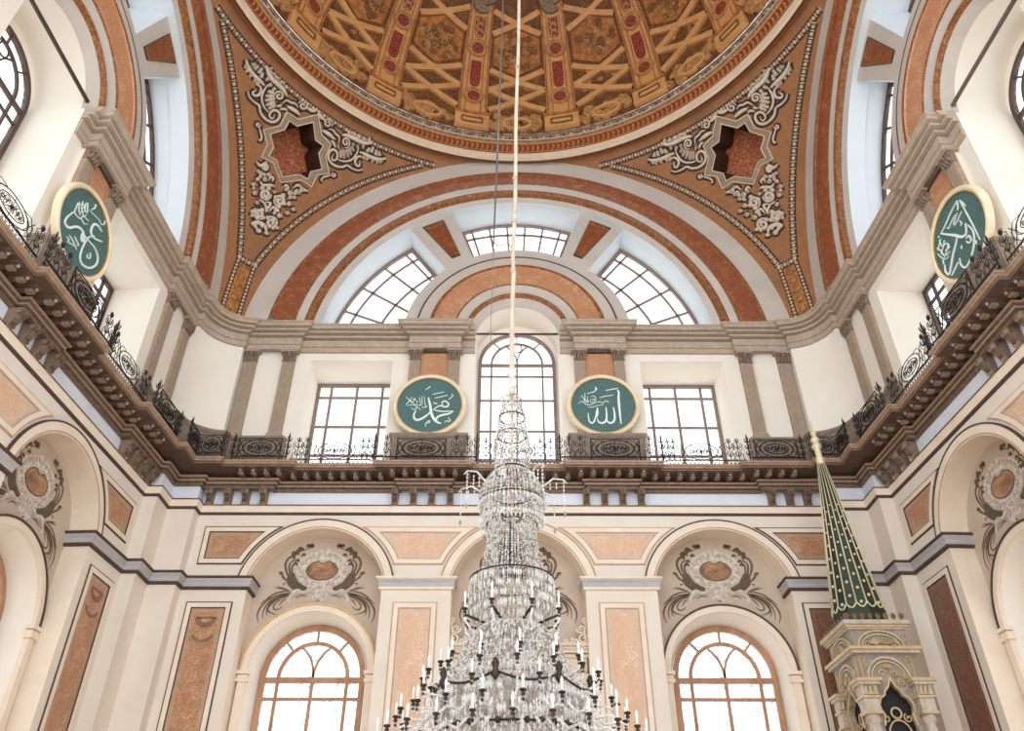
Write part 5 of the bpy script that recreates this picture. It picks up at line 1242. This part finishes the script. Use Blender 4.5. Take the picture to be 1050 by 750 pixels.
# ================================================================== CHANDELIER
CXX = -.27
ch = thing('crystal_chandelier', (CXX, 0, 1.2), 'huge tiered crystal chandelier with dark candle cups hanging before the far wall', 'chandelier')
def bead_mesh(b, p, r, h, m):
    x, y, z = p
    b.add([(x, y, z+h), (x+r, y, z), (x, y+r, z), (x-r, y, z), (x, y-r, z), (x, y, z-h)], [(0, 1, 2), (0, 2, 3), (0, 3, 4), (0, 4, 1), (5, 2, 1), (5, 3, 2), (5, 4, 3), (5, 1, 4)], m)
def curtain(name, prof, ns, nb, r=.017, jit=.0, hang=0):
    """bead strands following a profile [(radius, z)] all round the axis"""
    b = MB(); rs = random.Random(len(prof)*7+ns)
    pr = smooth_pts(prof, 6) if len(prof) > 2 else prof
    L = [0]
    for i in range(1, len(pr)): L.append(L[-1]+math.hypot(pr[i][0]-pr[i-1][0], pr[i][1]-pr[i-1][1]))
    def at(t):
        q = t*L[-1]
        for i in range(1, len(L)):
            if q <= L[i]+1e-9:
                f = (q-L[i-1])/max(1e-9, L[i]-L[i-1]); return pr[i-1][0]+(pr[i][0]-pr[i-1][0])*f, pr[i-1][1]+(pr[i][1]-pr[i-1][1])*f
        return pr[-1]
    sp_ = L[-1]/nb
    for s in range(ns):
        a = 2*PI*(s+rs.uniform(-jit, jit))/ns
        for k in range(nb):
            R, z = at((k+.5)/nb); rr = r*(.8+.5*rs.random())
            bead_mesh(b, (CXX+R*math.sin(a), R*math.cos(a), z), rr, sp_*.52, 'crystal_grey' if rs.random() < .42 else 'crystal')
        if hang:
            R, z = at(1); ln = hang*(.7+.6*rs.random()); bead_mesh(b, (CXX+R*math.sin(a), R*math.cos(a), z-ln/2), r*1.3, ln/2, 'crystal')
    o = b.build(name, ch); o['kind'] = 'stuff'; return o
def hoop(name, R, z, t=.02, m='bronze', n=48):
    b = MB(); b.tube([(CXX+R*math.sin(2*PI*i/n), R*math.cos(2*PI*i/n), z) for i in range(n)], t, m, 6, closed=True); return b.build(name, ch)
b = MB(); b.lathe([(.05, 10.4), (.055, 8.9), (.04, 8.7), (.07, 8.6), (.05, 8.5), (.03, 8.3), (.03, 2.0)], (CXX, 0, 0), 'rope_cloth', 10); b.build('stem', ch)
b = MB(); b.lathe([(.03, 9.2), (.08, 9.1), (.1, 9.0), (.04, 8.92), (.06, 8.8), (.09, 8.72), (.05, 8.62)], (CXX, 0, 0), 'crystal', 12); b.build('baluster', ch)
curtain('crystal_crown', [(.06, 8.5), (.17, 8.46), (.2, 8.34), (.12, 8.2)], 22, 9)
curtain('crystal_tier', [(.16, 8.28), (.24, 8.05), (.27, 7.75)], 26, 12, hang=.1)
hoop('hoop', .24, 8.0, .016)
curtain('crystal_tier', [(.2, 7.78), (.3, 7.55), (.33, 7.2), (.29, 6.95)], 34, 15, hang=.08)
hoop('hoop', .27, 7.62, .014)
hoop('hoop', .29, 6.88, .022)
curtain('crystal_canopy', [(.29, 6.86), (.42, 6.72), (.55, 6.48), (.58, 6.25)], 52, 15, .02, .2, .12)
curtain('crystal_curtain', [(.36, 6.7), (.4, 6.4), (.5, 6.1), (.47, 5.9)], 44, 14, .018, .2, .1)
curtain('crystal_curtain', [(.55, 6.3), (.55, 5.95)], 56, 7, .017, .2, .12)
hoop('hoop', .37, 6.42, .02); hoop('hoop', .15, 5.96, .025); hoop('hoop', .56, 6.26, .014)
def arms(name, n, R, z0, z1, a0=0, drop=.55):
    """glass scroll arms carrying strings of drops"""
    for k in range(n):
        a = a0+2*PI*k/n; s, c = math.sin(a), math.cos(a); P = lambda q, z: (CXX+q*s, q*c, z)
        b = MB(); b.tube([P(.25, z0-.1), P(.5, z0-.14), P(R*.8, z0+.04), P(R, z1), P(R+.06, z1-.08)], [.022, .02, .018, .015, .01], 'crystal', 6)
        rs = random.Random(k)
        for f in (.5, .62, .74, .86, 1.0):
            ln = drop*(1 if f == 1.0 else .35+.2*rs.random()); nb = int(ln/.07)
            for i in range(nb): bead_mesh(b, P(R*f, z1-.06-.07*i-(1-f)*.05), .017, .036, 'crystal')
        bead_mesh(b, P(R, z1-.1-drop), .03, .07, 'crystal_grey'); b.build(name, ch)
arms('drop_arm', 8, .92, 6.62, 6.62, .2)
curtain('crystal_curtain', [(.4, 5.86), (.44, 5.4), (.53, 4.88)], 60, 22, .017, .2)
curtain('inner_curtain', [(.3, 5.8), (.34, 5.3), (.4, 4.95)], 36, 18, .017, .2)
b = MB()
for k in range(9):
    a = 2*PI*k/9+.3
    for z in (5.55, 5.3, 5.12): b.tube([(CXX+.2*math.sin(a), .2*math.cos(a), z), (CXX+.2*math.sin(a), .2*math.cos(a), z-.2)], .025, 'bronze', 6)
b.lathe([(.05, 5.9), (.08, 5.4), (.05, 4.9)], (CXX, 0, 0), 'bronze', 10); b.build('inner_frame', ch)
hoop('hoop', .43, 5.86, .014); hoop('hoop', .69, 4.86, .014)
curtain('crystal_bowl', [(.69, 4.84), (.7, 4.5), (.64, 4.26), (.5, 4.12)], 130, 5, .016, .2)
curtain('crystal_curtain', [(.53, 4.86), (.55, 4.4)], 50, 9, .017, .2)
b = MB()
for k in range(8):
    a = 2*PI*k/8+.39; s, c = math.sin(a), math.cos(a)
    b.tube([(CXX+.1*s, .1*c, 4.0), (CXX+.5*s, .5*c, 4.12), (CXX+.8*s, .8*c, 4.2)], .022, 'bronze', 6)
b.build('spoke', ch)
curtain('crystal_tier', [(.45, 4.1), (.62, 3.95), (.78, 3.7), (.84, 3.4)], 90, 14, .02, .3, .14)
curtain('crystal_tier', [(.3, 4.05), (.5, 3.7), (.6, 3.3), (.9, 3.08)], 70, 18, .019, .3, .1)
curtain('crystal_tier', [(.86, 3.5), (1.0, 3.3), (1.15, 3.05)], 70, 10, .018, .3, .1)
b = MB()
for k in range(8):
    a0 = 2*PI*k/8+.2; P = []
    for i in range(9):
        t = i/8; a = a0+2*PI/8*t; P.append((CXX+1.2*math.sin(a), 1.2*math.cos(a), 3.12-.12*math.sin(PI*t)))
    b.tube(P, .018, 'bronze', 6)
    s, c = math.sin(a0), math.cos(a0)
    b.lathe([(.02, 3.3), (.06, 3.22), (.035, 3.15), (.065, 3.08), (.02, 3.0)], (CXX+1.2*s, 1.2*c, 0), 'bronze', 8)
b.build('garland_ring', ch)
curtain('crystal_curtain', [(1.18, 3.02), (1.18, 2.4)], 150, 4, .026, .2, .18)
curtain('crystal_curtain', [(.95, 3.05), (1.0, 2.3)], 110, 6, .026, .2, .16)
curtain('crystal_curtain', [(1.25, 2.42), (1.4, 2.25), (1.45, 1.95)], 110, 8, .021, .2, .16)
curtain('crystal_bowl', [(1.3, 2.1), (1.1, 1.7), (.6, 1.35), (.1, 1.25)], 80, 20, .02, .2)
hoop('hoop', 1.27, 2.46, .018); hoop('hoop', 1.42, 2.0, .02)
b = MB()
for k in range(40):
    a = 2*PI*k/40; s, c = math.sin(a), math.cos(a)
    b.ball((CXX+1.27*s, 1.27*c, 2.46), .05, 'bronze', 6)
b.build('hoop_stud', ch)['kind'] = 'stuff'
def candle_ring(n, R, z, r0, z0, a0, hc=.12):
    proto = None
    for k in range(n):
        if proto is None:
            b = MB(); P = lambda q, zz: (CXX, -q, zz)
            b.tube([P(r0, z0), P(r0+(R-r0)*.35, z0-.16), P(r0+(R-r0)*.75, z0-.14), P(R, z-.16), P(R, z-.05)], [.024, .024, .022, .02, .02], 'crystal', 6)
            for f in (.4, .7, .95):
                for i in range(3): bead_mesh(b, P(r0+(R-r0)*f, z-.3-.07*i), .018, .036, 'crystal')
            arm = b.build('candle_arm', ch)
            AT[arm.name] = AT[ch.name]
            b = MB(); b.lathe([(.01, z-.14), (.024, z-.11), (.015, z-.08), (.034, z-.04), (.018, z-.015), (.046, z+.0), (.05, z+.02), (.016, z+.035)], (CXX, -R, 0), 'bronze', 10); cup = b.build('candle_cup', arm)
            b = MB(); b.lathe([(.017, z+.03), (.017, z+hc), (.024, z+hc+.02), (.021, z+hc+.06), (.0, z+hc+.11)], (CXX, -R, 0), 'candle_wax', 8); can = b.build('candle', arm)
            proto = (arm, cup, can); arm.rotation_euler.z = a0
        else:
            A = proto[0].copy(); COL.objects.link(A); A.parent = ch; A.rotation_euler.z = a0+2*PI*k/n
            for q in proto[1:]: X = q.copy(); COL.objects.link(X); X.parent = A
candle_ring(8, .8, 4.28, .3, 4.1, .39, .2)
candle_ring(12, 1.1, 3.52, .5, 3.4, .1)
candle_ring(16, 1.36, 3.28, .8, 3.2, .05)
candle_ring(10, 1.5, 3.0, 1.0, 3.05, .25)
candle_ring(20, 1.72, 2.72, 1.2, 2.75, .08)
candle_ring(24, 1.98, 2.42, 1.25, 2.5, .0)

# ================================================================== ROPES FROM THE DOME
b = MB(); Z = [10.2, 11.6, 12.0, 14, 17, 20, 25, 30, 39.7]
b.tube([(CXX+.2*(z-10.2)/12*(1 if z < 30 else 1)+(.015 if i % 2 else -.01), 0, z) for i, z in enumerate(Z)], [.05, .05, .045, .045, .045, .045, .045, .045, .045], 'rope_cloth', 8)
for z in (11.7, 13.2, 14.6, 19): b.tube([(CXX+.2*(z-10.2)/12, 0, z-.06), (CXX+.2*(z-10.2)/12, 0, z+.06)], .06, 'rope_cloth', 8)
tag(b.build('chandelier_rope'), 'thick cream wrapped chain holding the chandelier from the dome', 'rope')
b = MB(); x0 = -.66
b.tube([(x0-.02, 0, 12.3), (x0+.05, 0, 16), (x0+.13, 0, 22), (x0+.3, 0, 39.2)], [.016, .026, .024, .024], 'steel_cable', 6)
b.tube([(x0-.02, 0, 12.4), (x0-.03, 0, 11), (x0-.04, 0, 9.6)], .008, 'steel_cable', 5)
b.tube([(x0, 0, 12.55), (x0+.1, 0, 12.42), (x0+.2, 0, 12.5), (x0+.3, 0, 12.56), (x0+.38, 0, 12.4), (x0+.4, 0, 11.9)], .014, 'steel_cable', 5)
tag(b.build('steel_cable'), 'thin dark steel cable hanging left of the cream chandelier chain', 'cable')

# ================================================================== CAMERA, LIGHT
cam = bpy.data.cameras.new('camera'); co = bpy.data.objects.new('camera', cam); COL.objects.link(co); SC.camera = co
cam.sensor_fit = 'HORIZONTAL'; cam.sensor_width = 36; cam.lens = F/1050*36; cam.clip_end = 300
co.location = EYE; co.rotation_euler = (PI/2+PITCH, 0, -YAW)
w = bpy.data.worlds.new('sky'); SC.world = w; w.use_nodes = True
bg = w.node_tree.nodes['Background']; bg.inputs['Color'].default_value = (.93, .965, 1.0, 1); bg.inputs['Strength'].default_value = 1.35
SC.view_settings.view_transform = 'Standard'; SC.view_settings.look = 'None'; SC.view_settings.gamma = 1; SC.view_settings.exposure = .75
SC.view_settings.use_curve_mapping = False
SC.cycles.max_bounces = 8; SC.cycles.diffuse_bounces = 5; SC.cycles.transparent_max_bounces = 24
SC.cycles.use_denoising = True
